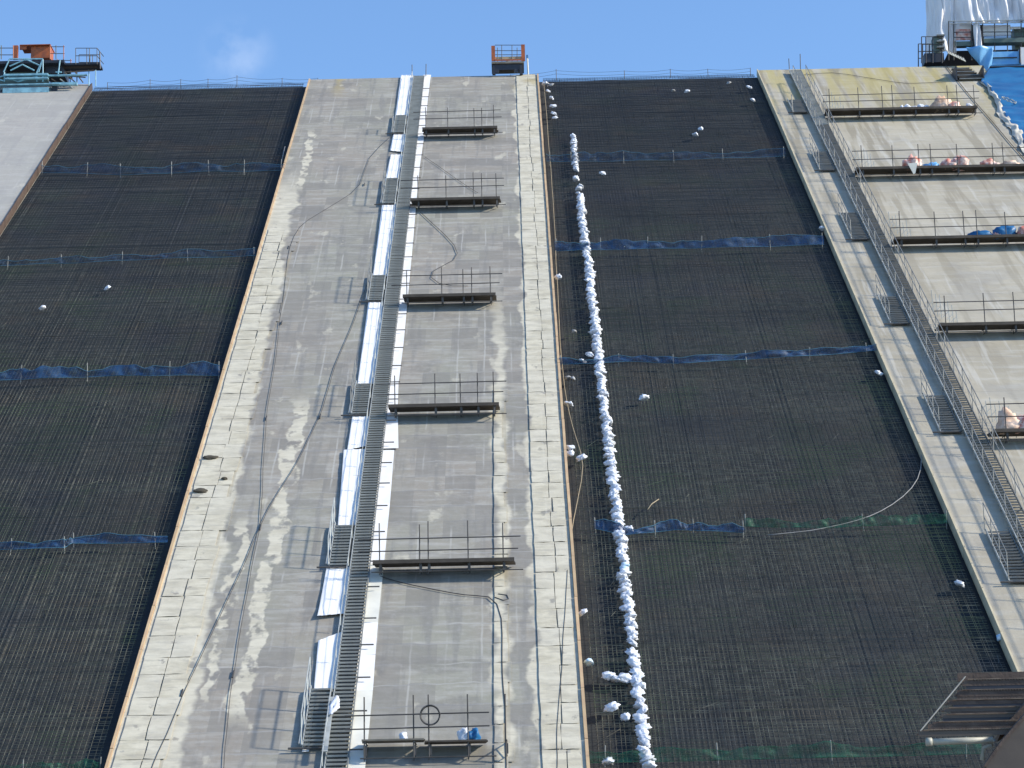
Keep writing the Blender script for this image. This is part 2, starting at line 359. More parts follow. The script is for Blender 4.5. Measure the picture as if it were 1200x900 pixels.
# timber boards along the slab edges: each board an object
def edge(parent, w, side, mat, wide, hi=0.03):
    n = 30; L_ = ST / n; me = MB().box((0, 0, 0), (wide, L_ - 0.03, 0.42)).mesh('edge_board'); me.materials.append(mat)
    for i in range(n):
        link('edge_board', me, parent, (side * (w + wide / 2 + R_(0, .012)), (i + .5) * L_, -0.21 + hi + R_(-.006, .006)), (0, 0, R_(-.002, .002)))
edge(SC, wc, -1, M['wood'], 0.09); edge(SC, wc, 1, M['wood'], 0.10); edge(SR, wr, -1, M['paleedge'], 0.06); edge(SL, wl, 1, M['rust'], 0.05)

# pale facing panels laid on the border of the centre slab, one object each
def panels(u_edges, s_from, s_to, h0, skip, seed):
    rng = random.Random(seed); s = s_from; row = 0
    uc = (UA + UB) / 2
    while s < s_to:
        h = h0 * rng.choice([.85, .95, 1, 1, 1.05, 1.15]); j = rng.uniform(-.07, .07)
        for c in range(len(u_edges) - 1):
            a, b_ = u_edges[c], u_edges[c + 1]
            if rng.random() < skip: continue
            if c > 0: a += j
            if c < len(u_edges) - 2: b_ += j
            if c == len(u_edges) - 2: b_ += rng.uniform(-.25, .1) * (u_edges[0] < 0)
            if c == 0 and u_edges[0] > 0 and 0: a += rng.uniform(-.12, .2)
            g_ = rng.uniform(.003, .022); t = 0.003 + rng.uniform(0, .0015)
            pts = []
            base = [(a + g_, s + g_), ((a + b_) / 2, s + g_ * rng.uniform(.3, 1.6)), (b_ - g_, s + g_), (b_ - g_ * rng.uniform(.2, 2), s + h / 2), (b_ - g_, s + h - g_), ((a + b_) / 2, s + h - g_ * rng.uniform(.2, 2)), (a + g_, s + h - g_), (a + g_ * rng.uniform(.2, 2), s + h / 2)]
            pts = [(x - uc + rng.uniform(-.012, .012), y + rng.uniform(-.03, .03)) for x, y in base]
            cxm = sum(p[0] for p in pts) / 8; cym = sum(p[1] for p in pts) / 8
            k = MB(); k.v = [Vector((x - cxm, y - cym, 0)) for x, y in pts] + [Vector(((x - cxm) * .992, (y - cym) * .994, t)) for x, y in pts]
            k.f = [[8 + i for i in range(8)]] + [[i, (i + 1) % 8, 8 + (i + 1) % 8, 8 + i] for i in range(8)]
            k.build('facing_panel', M['conc'], SC, (cxm, cym, -0.001))
        s += h; row += 1
panels([UA + .12, UA + .93, UA + 1.72], 5, 62, 1.28, 0, 3)
panels([UB - 1.3, UB - .62, UB - .1], 5, 91, 1.28, 0, 5)
panels([UB - 2.72, UB - 2.2], 5, 40, 1.28, 0, 6)

# ---------------------------------------------------------------- rebar mats
def mat_(u0, u1, label, seed):
    rng = random.Random(seed); w = u1 - u0
    e = empty('rebar_mat', W((u0 + u1) / 2, 0, NR), RSL, label=label, cat='rebar mat')
    r = 0.011; L_ = ST - 0.1
    def hbar(k, y):
        z = .045 + rng.uniform(-.02, .02); segs = 7; xs = [-w / 2 + .05 + (w - .1) * i / segs for i in range(segs + 1)]
        ys = [y + rng.uniform(-.04, .04) for _ in xs]
        k.path([(xs[i], ys[i], z + rng.uniform(-.02, .02)) for i in range(segs + 1)], r, 4)
    k = MB(); y = 0.3
    while y < ST - .1:
        if rng.random() > 0.05: hbar(k, y)
        if rng.random() < 0.06: hbar(k, y + .05)
        y += 0.155 + rng.uniform(-.015, .015)
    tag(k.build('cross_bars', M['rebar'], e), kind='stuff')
    x = -w / 2 + .12; me = []
    for v in range(5):
        k = MB(); pts = []
        for i in range(13): pts.append((rng.uniform(-.035, .035), L_ * i / 12, rng.uniform(-.02, .02)))
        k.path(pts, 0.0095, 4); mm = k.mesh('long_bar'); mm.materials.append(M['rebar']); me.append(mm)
    while x < w / 2 - .1:
        link('long_bar', rng.choice(me), e, (x, rng.uniform(-.1, .1), rng.uniform(-.02, .02)))
        if rng.random() < 0.07: link('long_bar', rng.choice(me), e, (x + .04, -.3, .02))
        x += 0.158 + rng.uniform(-.03, .03)
    # upright chairs: short stubs scattered below the mat
    k = MB()
    for i in range(900):
        xx, yy = rng.uniform(-w / 2 + .2, w / 2 - .2), rng.uniform(0.3, ST - .3)
        k.tube((xx, yy, NB - NR - .02), (xx + rng.uniform(-.03, .03), yy + rng.uniform(-.05, .05), .05), .01, 4)
    # offcuts and tie wire left lying on the bars
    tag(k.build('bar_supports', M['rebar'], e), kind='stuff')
    k = MB()
    for i in range(130):
        xx, yy = rng.uniform(-w / 2 + .2, w / 2 - .2), rng.uniform(6, ST - .3); a = rng.gauss(0, .5) + (pi / 2 if rng.random() < .5 else 0); l = rng.uniform(.15, .9)
        k.tube((xx, yy, .055), (xx + l * cos(a), yy + l * sin(a), .065), .009, 4)
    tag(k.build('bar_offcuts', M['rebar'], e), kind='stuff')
    return e
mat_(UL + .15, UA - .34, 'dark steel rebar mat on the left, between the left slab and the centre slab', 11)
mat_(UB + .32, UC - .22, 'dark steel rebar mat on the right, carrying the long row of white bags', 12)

# ---------------------------------------------------------------- nets across the mats
def net(pts, hpx, mat, label, posts, n=NR + .05, wob=.12, name='safety_net', seed=1, cordm=None):
    rng = random.Random(seed)
    P = [W(*pl(x, y, n), n) for x, y in pts]
    def lin(t):
        t = min(max(t, 0), .99999) * (len(P) - 1); i = int(t); return P[i].lerp(P[i + 1], t - i)
    zc = pl(pts[0][0], pts[0][1], n)[1]
    mid = P[len(P) // 2]; dist = (mid - CAMP).length; H = hpx / F * dist / 0.92 * .85
    org = P[0].copy(); e = empty(name, org, label=label, cat='safety net', group='low nets strung across the rebar mats')
    N_ = 110; ph = [rng.uniform(0, 6) for _ in range(4)]
    def top(t):
        sag = .26 + .5 * noise.noise(Vector((t * 7, seed * 3.7, 0))) + .25 * noise.noise(Vector((t * 22, seed, 4)))
        return lin(t) - org + Vector((0, -.12 + .05 * sin(31 * t + ph[2]), H * (1 - sag)))
    def bot(t): return lin(t) - org + Vector((0, -.10 + wob * .5 * sin(23 * t + ph[3]), .02))
    def fn(a, b_):
        q = bot(a).lerp(top(a), b_); q.y += .13 * noise.noise(Vector((a * 30, b_ * 1.5, seed))) * (.2 + sin(pi * b_)) + .05 * sin(17 * a); return q
    MB().grid(fn, N_, 5).build('netting', mat, e, smooth=True)
    MB().path([top(i / 60) for i in range(61)], .012, 5).build('top_rope', cordm or M['rope'], e)
    MB().path([bot(i / 24) for i in range(25)], .012, 5).build('bottom_rope', cordm or M['rope'], e)
    for i in range(posts):
        t = (i + rng.uniform(-.2, .2)) / max(1, posts - 1); t = min(max(t, .005), .995)
        q = lin(t) - org
        MB().tube(q + Vector((0, -.05, -.2)), q + Vector((rng.uniform(-.05, .05), -.06, H * 1.12)), .022, 6).build('post', M['galv'], e)
LM, RM = 'left rebar mat', 'right rebar mat'
net([(48, 203), (150, 206), (240, 202), (334, 201)], 14, M['nblue2'], 'faint dark blue net, topmost across the left rebar mat', 7, seed=1)
net([(0, 312), (90, 309), (190, 304), (300, 301)], 11, M['nblue2'], 'dark blue net, second from the top across the left rebar mat', 5, seed=2)
net([(-30, 448), (60, 444), (160, 441), (258, 441)], 17, M['nblue'], 'blue net with two tall posts, third from the top across the left rebar mat', 5, seed=3)
net([(-60, 650), (0, 645), (75, 643), (85, 638), (197, 637)], 13, M['nblue'], 'bright blue net, lowest blue one across the left rebar mat', 5, seed=4)
net([(640, 190), (700, 190), (800, 188), (920, 184)], 12, M['nblue2'], 'dark blue net across the right rebar mat, just below its top bags', 6, seed=5)
net([(650, 295), (740, 293), (850, 291), (965, 288)], 15, M['nblue'], 'blue net across the right rebar mat, bunched in its middle', 6, seed=6)
net([(655, 428), (740, 425), (800, 427), (890, 421), (950, 418), (1027, 412)], 11, M['nblue'], 'sagging blue net, third from the top across the right rebar mat', 6, seed=7)
net([(697, 621), (735, 628), (790, 622), (820, 623), (872, 625)], 14, M['nblue'], 'short bright blue net crossed by the bag row, beside the green net', 4, seed=8)
net([(872, 618), (960, 620), (1030, 617), (1110, 614)], 15, M['ngreen'], 'thin green net at the right, level with the short blue net', 3, seed=9, cordm=M['ngreen'])
net([(690, 895), (800, 893), (900, 890), (1010, 888), (1150, 884)], 20, M['ngreen'], 'green net across the foot of the right rebar mat', 4, seed=10, cordm=M['ngreen'])
net([(-60, 905), (40, 903), (118, 900)], 12, M['ngreen'], 'green net at the bottom of the left rebar mat', 3, seed=11, cordm=M['ngreen'])

# ---------------------------------------------------------------- stairs
tread_me = {}
def tread_mesh(w):
    if w not in tread_me:
        k = MB(); R = Matrix.Rotation(-TH, 3, 'X')
        k.box((0, 0, 0), (w, .20, .028), R); k.box(R @ Vector((0, -.10, -.022)), (w, .016, .055), R)
        mm = k.mesh('tread'); mm.materials.append(M['treadd' if w in (.66, .75) else 'tread']); tread_me[w] = mm
    return tread_me[w]
def rail_side(e, x, s0, s1, step, mat, hs=(0.55, 1.0), r=.02, only=None, base=.12):
    """handrail standing plumb from a stringer: posts and rails in the stair's own frame"""
    v = Vector((0, sin(TH), cos(TH)))
    for h in hs:
        MB().tube(Vector((x, s0, base)) + v * h, Vector((x, s1, base)) + v * h, r, 5).build('handrail', mat, e)
    n = max(1, int(round((s1 - s0) / step)))
    pm = MB().tube((0, 0, 0), v * max(hs), r, 5).mesh('rail_post'); pm.materials.append(mat)
    for i in range(n + 1): link('rail_post', pm, e, (x, s0 + (s1 - s0) * i / n, base))
def stair(u, s0, s1, w, label, gap=.235, lift=.12, leftrail=True, rightrail=False, name='steel_stair', cat='stair', group=None, rmat='galvl', h=(0.5, .95), step=2.0):
    e = empty(name, W(u, s0, 0), RSL, label=label, cat=cat, group=group)
    L_ = s1 - s0
    for sd in (-1, 1):
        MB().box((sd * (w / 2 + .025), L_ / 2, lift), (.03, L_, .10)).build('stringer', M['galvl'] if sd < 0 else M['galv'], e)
    n = int(L_ / gap); tm = tread_mesh(w)
    extra = MB() if n > 298 else None; R = Matrix.Rotation(-TH, 3, 'X')
    for i in range(n):
        y = .12 + i * gap
        if i < 298:
            link('tread', tm, e, (0, y, lift + R_(-.006, .006)))
        else:
            extra.box((0, y, lift), (w, .20, .028), R); extra.box(R @ Vector((0, -.10, -.022)) + Vector((0, y, lift)), (w, .016, .07), R)
    if extra: tag(extra.build('upper_treads', M['tread'], e), kind='stuff')
    # feet under the stringers, with cross ties poking out at the right
    k = MB()
    for i in range(int(L_ / 2.3) + 1):
        for sd in (-1, 1): k.box((sd * (w / 2 + .02), .6 + i * 2.3, lift / 2), (.05, .06, lift - .01))
    tag(k.build('stringer_feet', M['galv'], e), kind='stuff')
    if s1 > 80: L_ -= 2.6
    if leftrail: rail_side(e, -w / 2 - .06, 0.05, L_ - .05, step, M[rmat], h, base=lift)
    if rightrail: rail_side(e, w / 2 + .06, 0.05, L_ - .05, step, M[rmat], h, base=lift)
    return e
SU = -5.40
st = stair(SU, 8.5, ST - .3, .62, 'long narrow steel stair running up the middle of the centre slab between white sheets', leftrail=False)
rail_side(st, -.40, 0.05, ST - 9.2, 2.2, M['galvl'], (.34,), .016, base=.2)
k = MB().tube((0, 0, 0), (.42, 0, 0), .025, 6); tm = k.mesh('tie_bar'); tm.materials.append(M['pole'])
y = 1.0
while y < 82:
    link('tie_bar', tm, st, (.33, y, .16)); y += 2.1 + R_(-.3, .3)
landing = [(466, 137, 158, 473), (446, 211, 241, 462), (435, 324, 355, 448), (420, 450, 488, 438), (405, 616, 666, 416), (383, 808, 878, 396)]
for i, (xa, ya, yb, xb) in enumerate(landing):
    u, sb = pl(xb - 8, yb); _, stp = pl(xb - 8, ya)
    w = .60
    e = stair(SU - .62 - w / 2 + .16, sb, stp, w, f'short steel flight left of the long central stair, {ORD[i]} of six', name='side_flight', group='short flights beside the central stair', leftrail=True, h=(.5, .95), step=1.3, rmat='galv' if i < 4 else 'galvl')
    MB().tube((-w / 2 - .45, -.08, .1), (w / 2, -.08, .1), .035, 6).build('base_tube', M['pole'], e)
    MB().box((-w / 2 - .12, (stp - sb) * .5, .09), (.07, (stp - sb) * .9, .05)).build('side_plank', M['galvl'], e)
    if i == 5:
        MB().box((w / 2 + .10, .9, .34), (.17, 3.2, .04)).build('perforated_plank', M['galvl'], e)
RU = 17.95
st2 = stair(RU, 8.5, ST - .9, .66, 'long steel stair with railings on both sides running up the right slab', leftrail=True, rightrail=True, rmat='galv', h=(.5, 1.0), step=2.0, lift=.16)
kk = MB(); v = Vector((0, sin(TH), cos(TH)))
for i in range(int(81 / 2.0)):
    for x in (.39,):
        kk.tube(Vector((x, .1 + i * 2, .16)), Vector((x, 2.1 + i * 2, .16)) + v * 1.0, .011, 4)
tag(kk.build('diagonal_braces', M['galv'], st2), kind='stuff')
for i, (px, yb, ya) in enumerate(((944, 133, 117), (970, 201, 178), (1017, 282, 250), (1066, 381, 347), (1128, 508, 462), (1196, 684, 622))):
    sb = pl(px, yb)[1]; stp = pl(px, ya)[1]; w = .75
    e = stair(RU - .85, sb, stp, w, f'short steel flight left of the right slab railed stair, {ORD[i]} of six', name='side_flight', group='short flights beside the right stair', leftrail=True, h=(.5, 1.0), step=1.2, rmat='galv', lift=.07)
    MB().tube((-w / 2 - .35, -.05, .1), (w / 2, -.05, .1), .035, 6).build('base_tube', M['pole'], e)
    kk = MB()
    for q in range(7):
        kk.tube((w / 2 + 1.35 + .12 * q, (stp - sb) * .35 - q * .32, 0), Vector((w / 2 + 1.30 + .12 * q, (stp - sb) * .35 - q * .32, 0)) + v * R_(.7, 1.2), .016, 4)
        kk.tube(Vector((w / 2 + 1.35 + .12 * q, (stp - sb) * .35 - q * .32, 0)) + v * .6, Vector((w / 2 + 1.05 + .12 * q, (stp - sb) * .35 - q * .32 + .1, .3)), .014, 4)
    tag(kk.build('gate_tubes', M['galvl'], e), kind='stuff')

# ---------------------------------------------------------------- white sheets under the stair
def sheet(quad, label, n=.03, ridges=3, name='corrugated_sheet', mat='white', curl=0.0, group='white sheets left of the central stair'):
    q = [pl(*p) for p in quad]                        # tl, tr, br, bl
    c = (sum(a for a, _ in q) / 4, sum(b_ for _, b_ in q) / 4)
    def fn(a, t):
        l = (q[0][0] + (q[3][0] - q[0][0]) * t, q[0][1] + (q[3][1] - q[0][1]) * t); r = (q[1][0] + (q[2][0] - q[1][0]) * t, q[1][1] + (q[2][1] - q[1][1]) * t)
        prof = max(0, sin(a * ridges * 2 * pi)) ** .6 * .010 if ridges else 0.004 * sin(t * 40)
        return (l[0] + (r[0] - l[0]) * a - c[0], l[1] + (r[1] - l[1]) * a - c[1], prof + curl * max(0, t - .8) * 5 * (1 - a * .6) + .008 * sin(11 * t + 3 * a))
    o = MB().grid(fn, 12 * max(1, ridges), 14).build(name, M[mat], None, W(c[0], c[1], n), RSL, smooth=False, thick=.006)
    tag(o, label, 'sheet', group); return o
def run_sheets(tl, tr, br, bl, k, where):
    names = ['upper', 'middle', 'lower'] if k == 3 else ['upper', 'lower'] if k == 2 else ['']
    for i in range(k):
        f = lambda a, b_, t: (a[0] + (b_[0] - a[0]) * t, a[1] + (b_[1] - a[1]) * t)
        t0, t1 = i / k, (i + 1) / k + (.01 if i < k - 1 else 0)
        sheet([f(tl, bl, t0), f(tr, br, t0), f(tr, br, t1), f(tl, bl, t1)], f'white corrugated sheet {where}' + (f', {names[i]} piece' if k > 1 else ''), n=.02 + .012 * (k - i))
run_sheets((470, 89), (484, 89), (481, 137), (463, 137), 2, 'left of the stair above its topmost side flight')
run_sheets((461, 158), (476, 158), (472, 179), (457, 177), 1, 'just under the topmost side flight, with a dark lower edge')
run_sheets((458, 182), (472, 182), (467, 213), (451, 213), 1, 'just above the second side flight')
run_sheets((448, 240), (464, 240), (456, 325), (437, 325), 3, 'between the second and third side flights')
run_sheets((432, 354), (449, 354), (441, 451), (419, 451), 3, 'between the third and fourth side flights')
run_sheets((413, 489), (433, 489), (428, 524), (407, 528), 1, 'right under the fourth side flight, its foot lifted')
run_sheets((403, 529), (428, 528), (420, 617), (396, 617), 3, 'between the fourth and fifth side flights')
sheet([(383, 665), (413, 665), (406, 721), (372, 725)], 'white corrugated sheet flaring out under the fifth side flight', ridges=3, curl=.08)
sheet([(373, 752), (402, 741), (396, 809), (368, 809)], 'white corrugated sheet with slanting top above the lowest side flight', ridges=3)
sheet([(362, 832), (368, 828), (362, 882), (354, 882)], 'narrow white strip sheet left of the lowest side flight', ridges=1)
# right of stair: plain white strip in separate lengths
edg = [(505, 88), (501, 120), (498, 153), (492, 195), (488, 236), (483, 295), (478, 349), (473, 402), (467, 450), (466, 481), (467, 526), (462, 528), (457, 590), (450, 661), (443, 730), (440, 768), (437, 810), (431, 870), (425, 930)]
pieces = [(edg[i], edg[i + 1]) for i in range(len(edg) - 1) if edg[i + 1][1] - edg[i][1] > 5]
pyr = [153, 236, 349, 481, 661, 870]; pw = ['topmost', 'second', 'third', 'fourth', 'fifth', 'lowest']
def iv(y): return sum(y > q for q in pyr)
def lx(y):
    lo, hi = 380, 560
    for _ in range(24):
        m_ = (lo + hi) / 2
        if pl(m_, y)[0] < SU + .27: lo = m_
        else: hi = m_
    return lo
seen = {}
for i, ((x0, ya), (x1, yb)) in enumerate(pieces):
    v_ = iv((ya + yb) / 2); seen[v_] = seen.get(v_, 0) + 1; tot = sum(iv((a_[1] + b_[1]) / 2) == v_ for a_, b_ in pieces)
    wh = 'above the topmost platform' if v_ == 0 else 'below the lowest platform' if v_ == 6 else f'between the {pw[v_ - 1]} and {pw[v_]} platforms'
    od = '' if tot == 1 else {2: ['upper', 'lower'], 3: ['upper', 'middle', 'lower'], 4: ['upper', 'second', 'third', 'lower'], 5: ['upper', 'second', 'middle', 'fourth', 'lower']}[tot][seen[v_] - 1] + ' '
    sheet([(lx(ya), ya), (x0, ya), (x1, yb), (lx(yb), yb)], f'{od}flat white strip right of the stair {wh}', ridges=0, name='white_strip', n=.012 + .004 * (i % 2), mat='white2' if i in (12, 15, 16) else 'white', group='white strips right of the central stair')

# ---------------------------------------------------------------- working platforms
def platform(xl, xr, yfoot, deck, rails, posts, ptop, label, group, two=False, ledger=True):
    """deck is level, 0.95 m deep, standing out of the slope; posts at its outer edge"""
    xm = (xl + xr) / 2; dep = .95
    lo, hi = 0.0, ST + 5; u_ = pl(xm, deck)[0]
    def proj(Q):
        c_ = Q - CAMP; z_ = c_.dot(FW); return 600 + F * c_.dot(cx) / z_, 450 - F * c_.dot(cy) / z_
    for _ in range(30):
        md = (lo + hi) / 2; Q = W(u_, md, 0) + Vector((0, -dep, .04)); py_ = proj(Q)[1]
        if py_ > deck: lo = md
        else: hi = md
    Q = W(u_, lo, 0) + Vector((0, -dep, .04)); dist = (Q - CAMP).dot(FW); pxm = F / dist
    v = ray(xm, deck); Q.x = (CAMP + v * ((Q.y - CAMP.y) / v.y)).x
    zd = (yfoot - deck) / pxm / .97; P = Q - Vector((0, 0, zd)); ym = yfoot
    def dx(px, py=ym):
        v = ray(px, py); return (CAMP + v * ((P.y - CAMP.y) / v.y)).x - P.x
    hz = lambda py: (ym - py) / pxm / .97
    e = empty('working_platform', P, label=label, cat='platform', group=group)
    a, b_ = dx(xl), dx(xr); slp = dep - zd / math.tan(TH)
    bm = MB
    nb = 4; bw = dep / nb
    for i in range(nb):                               # deck boards
        j = R_(-.06, .06) if i else 0
        if two:
            mid = dx(497)
            bm().box(((a + mid) / 2 + j, bw * (i + .5) - .06, zd + .02), (mid - a, bw - .012, .05)).build('deck_board', M['deckl'], e)
            bm().box(((mid + b_ ) / 2 + .02 + j, bw * (i + .5) - .06, zd - .05), (b_ - mid, bw - .012, .05)).build('deck_board', M['deck'], e)
        else:
            bm().box(((a + b_) / 2 + j, bw * (i + .5) - .04, zd), (b_ - a, bw - .012, .05)).build('deck_board', M['deck'], e)
    if not two: bm().box(((a + b_) / 2, -.075, zd + .02), (b_ - a, .025, .13)).build('toe_board', M['deck'], e)
    for k_, ry in enumerate(rails):
        z = hz(ry); ext = .35 if xl < 560 and not two else .2
        bm().tube((a - (.5 if xl < 600 else .15), -.04, z - R_(0, .03)), (b_ + R_(.1, ext), -.04, z + R_(0, .03)), .021, 6).build('guard_rail', M['pole'], e)
    for px in posts:
        x = dx(px); zt = hz(ptop + R_(-2, 2))
        bm().tube((x, -.0, -.06), (x + R_(-.01, .01), 0, zt), .022, 6).build('post', M['pole'], e)
        # bracket: ledger from post to slope and brace below the deck
        k = MB(); k.tube((x + .03, -.05, zd - .06), (x + .03, dep, zd - .06), .022, 6)
        k.tube((x + .03, 0, .04), (x + .03, slp + .1, .04), .018, 6); k.tube((x + .03, dep * .6, zd - .05), (x + .03, slp, .04), .018, 6)
        k.box((x + .03, .02, zd * .45), (.09, .06, .30)); k.build('bracket', M['pole'], e)
    if ledger: bm().tube((a - .05, -.03, .03), (b_ + .3, -.03, .03), .02, 6).build('bottom_ledger', M['pole'], e)
    return e, P, zd, dep
CG = 'railed working platforms on the centre slab right of the stair'
cp = []
for a in (
    (495, 583, 157, 150.5, (138, 130), (499, 525, 556, 565, 579), 125, 'topmost railed platform on the centre slab'),
    (481, 586, 242, 233.5, (219, 210), (490, 523, 555, 565, 582), 203, 'second railed platform from the top on the centre slab'),
    (472, 581, 355, 346.5, (333, 322), (477, 518, 543, 553, 575), 314, 'third railed platform from the top on the centre slab, above a looping black hose'),
    (455, 585, 487, 475.5, (461, 449), (463, 510, 540, 560, 579), 438, 'fourth railed platform from the top on the centre slab'),
    (437, 603, 670, 658, (645, 631), (445, 492, 502, 549, 590), 613, 'fifth railed platform from the top, widest on the centre slab'),
    (424, 570, 888, 867, (853, 838), (427, 485, 503, 549, 593), 816, 'lowest railed platform on the centre slab, with a round coil on its rail', CG, True)):
    cp.append(platform(*a) if len(a) > 8 else platform(*a, CG))
RG = 'railed working platforms on the right slab'
rpf = []
RE = UC + 13.4
def xedge(y):
    lo, hi = 1000, 1700
    for _ in range(24):
        m_ = (lo + hi) / 2
        if pl(m_, y)[0] < RE: lo = m_
        else: hi = m_
    return lo
for (xl, xr, yf, dk, rl, ps, pt, lb) in (
    (968, 1146, 135, 127.5, (117, 109), (973, 1007, 1035, 1047, 1073, 1112, 1123, 1143), 100, 'topmost railed platform on the right slab, with white bags and a pink heap on it'),
    (1003, xedge(203), 204, 195.5, (184, 174), (1011, 1047, 1078, 1092, 1123, 1165, 1177, 1205), 167, 'railed platform on the right slab with red-white bundles on it'),
    (1048, xedge(287), 287, 277, (264, 254), (1056, 1097, 1131, 1146, 1180, 1215, 1240, 1265), 246, 'railed platform on the right slab with dark blue covers on its right end'),
    (1100, xedge(387), 387, 378, (361, 351), (1109, 1155, 1190, 1225, 1260, 1300), 342, 'empty railed platform on the right slab, second from the lowest'),
    (1163, xedge(515), 514, 502, (485, 470), (1180, 1230, 1280, 1330), 462, 'lowest visible railed platform on the right slab, with a tan heap')):
    rpf.append(platform(xl, xr, yf, dk, rl, ps, pt, lb, RG))

# ---------------------------------------------------------------- bags and heaps
def blob(name, seed, sx, sy, sz, lump=.28, sub=3, freq=2.2, sharp=.12):
    bm = bmesh.new(); bmesh.ops.create_icosphere(bm, subdivisions=sub, radius=1)
    off = Vector((seed * 7.3, seed * 3.1, seed * 1.7))
    for v in bm.verts:
        p = v.co.copy(); f = 1 + lump * noise.noise(p * freq * .6 + off) * 1.6 + sharp * abs(noise.noise(p * freq * 2.2 + off)) * 2 - sharp * .6
        v.co = Vector((p.x * sx * f, p.y * sy * f, max(-.35, p.z) * sz * f))
    me = bpy.data.meshes.new(name); bm.to_mesh(me); bm.free(); me.polygons.foreach_set('use_smooth', [True] * len(me.polygons)); return me
bag_m = []
for i in range(7):
    me = blob('sandbag', i, .31, .27, .19, .30, 3, 4.6, .30); me.materials.append(M['bag']); bag_m.append(me)
bag_b = blob('sandbag', 33, .28, .25, .22, .4, 2, 2.4, .2); bag_b.materials.append(M['bagb'])
bag_g = blob('sandbag', 34, .24, .20, .15, .4, 2, 2.4, .2); bag_g.materials.append(M['bagg'])
def bag(u, s, label, group, me=None, sc=1.0, n=NR + .03, name='sandbag'):
    o = link(name, me or random.choice(bag_m), None, W(u, s, n + .08 * sc), (TH + R_(-.2, .2), R_(-.2, .2), R_(0, 6.28)))
    o.scale = (sc * R_(.85, 1.15), sc * R_(.85, 1.15), sc * R_(.85, 1.2)); tag(o, label, 'bag', group); return o
row = [(672, 161), (672, 172), (673, 180), (674, 190), (675, 203), (676, 213), (679, 221), (679, 230), (681, 240), (682, 260), (684, 280), (687, 300), (690, 320), (693, 350), (697, 380), (700, 405), (703, 440), (707, 470), (711, 500), (715, 540), (720, 580), (725, 620), (729, 650), (732, 690), (737, 720), (741, 755), (745, 790), (749, 820), (752, 850), (756, 880), (759, 906)]
def rowx(y):
    for i in range(len(row) - 1):
        if row[i][1] <= y <= row[i + 1][1]:
            t = (y - row[i][1]) / (row[i + 1][1] - row[i][1]); return row[i][0] + t * (row[i + 1][0] - row[i][0])
BG = 'white bags in the long row down the right rebar mat'
def seg(y):
    if y < 205: return 'white woven bag in the thin top stretch of the long bag row'
    if y < 232: return 'white woven bag in a short broken stretch high in the long row'
    for lim, t_ in ((289, 'just above the bunched blue net'), (418, 'between the bunched and the sagging blue nets'), (615, 'between the sagging and the short blue nets'), (762, 'below the short blue net'), (885, 'low down beside loose bags'), (999, 'on the bottom green net')):
        if y < lim: return 'white woven bag of the long row, ' + t_
y = 161.0; cnt = 0
while y < 905:
    Z = 102741 / (y + 639); dsp = (y + 639) / Z * .9265
    gap = (288.5 < y < 293.5) or (761 < y < 768) or (884 < y < 887) or (204 < y < 208) or (215 < y < 218) or (225 < y < 227)
    if not gap:
        u, s = pl(rowx(y), y, NR)
        lab = seg(y)
        bag(u + R_(-.06, .06), s, lab, BG, me=bag_b if (662 < y < 672 and 1) else None, sc=.70 * (1 if y > 230 else .85)); cnt += 1
    y += dsp * (.31 if y > 232 else .42)
loose = [
 (639, 98, 'white bag at the top left corner of the right rebar mat'), (646, 99, 'greyish bag beside the topmost corner bag', 'g'), (642, 107, 'second white bag below the top left corner of the right mat'),
 (646, 115, 'small white bag, third in the loose corner line near the crest'), (648, 124, 'white bag, fourth in the loose corner line near the crest'), (649, 133, 'white bag near the end of the loose corner line'), (650, 138, 'white bag ending the loose corner line near the crest'),
 (706, 203, 'lone white bag just right of the bag row, under the dark blue net'), (789, 106, 'grey-white bag near the crest, left of a brighter one', 'g'), (805, 107, 'bright white bag near the crest, right of a greyer one'),
 (821, 151, 'upper white bag of a pair high on the right mat'), (815, 158, 'lower white bag of a pair high on the right mat'), (854, 97, 'small pale bag near the crest, left of the big white one', 'g'), (878, 102, 'white bag near the crest beside the right slab'), (882, 117, 'small white bag beside the right slab, below a larger one'),
 (654, 325, 'white rag-like bag on the rope at the left border of the right mat'), (673, 389, 'greyish bag left of the bag row, alone', 'g'), (691, 416, 'white bag against the left side of the bag row at the sagging net'), (683, 424, 'white bag left of the bag row, on the sagging net'), (666, 443, 'grey-white bag at the border of the right mat, under the sagging net', 'g'), (671, 444, 'small pale bag touching a grey-white one under the sagging net', 'g'),
 (666, 474, 'white bag on the rope at the left border of the right mat'), (755, 467, 'large lone white bag out on the open right mat'), (668, 525, 'upper white bag of the cluster at the timber edge'), (668, 532, 'middle white bag of the cluster at the timber edge'), (681, 538, 'widest white bag of the cluster at the timber edge'),
 (683, 719, 'lone white bag by the timber edge, lower left of the right mat'), (690, 777, 'pale bag by the timber edge with a bluish stripe', 'b'), (714, 794, 'left white bag of the two beside the row near the bottom'), (721, 797, 'white bag leaning on its left neighbour beside the row'), (733, 796, 'white bag touching the row near the bottom'), (717, 831, 'white bag left of the row, above the green net'), (733, 841, 'small white bag close to the row, above the green net'), (712, 894, 'white bag at the bottom left of the green net'),
 (737, 621, 'small white bag tucked right of the row at the short blue net'), (963, 268, 'white bag at the edge of the right slab by the bunched blue net'), (1030, 438, 'white bag near the right slab below the sagging net'), (1124, 685, 'white bag lying near the right slab, lower right of the mat'), (1173, 748, 'pale blue bag against the right slab edge', 'b'),
 (50, 361, 'white bag on the left rebar mat, the left one of two'), (126, 338, 'white bag on the left rebar mat, the right one of two')]
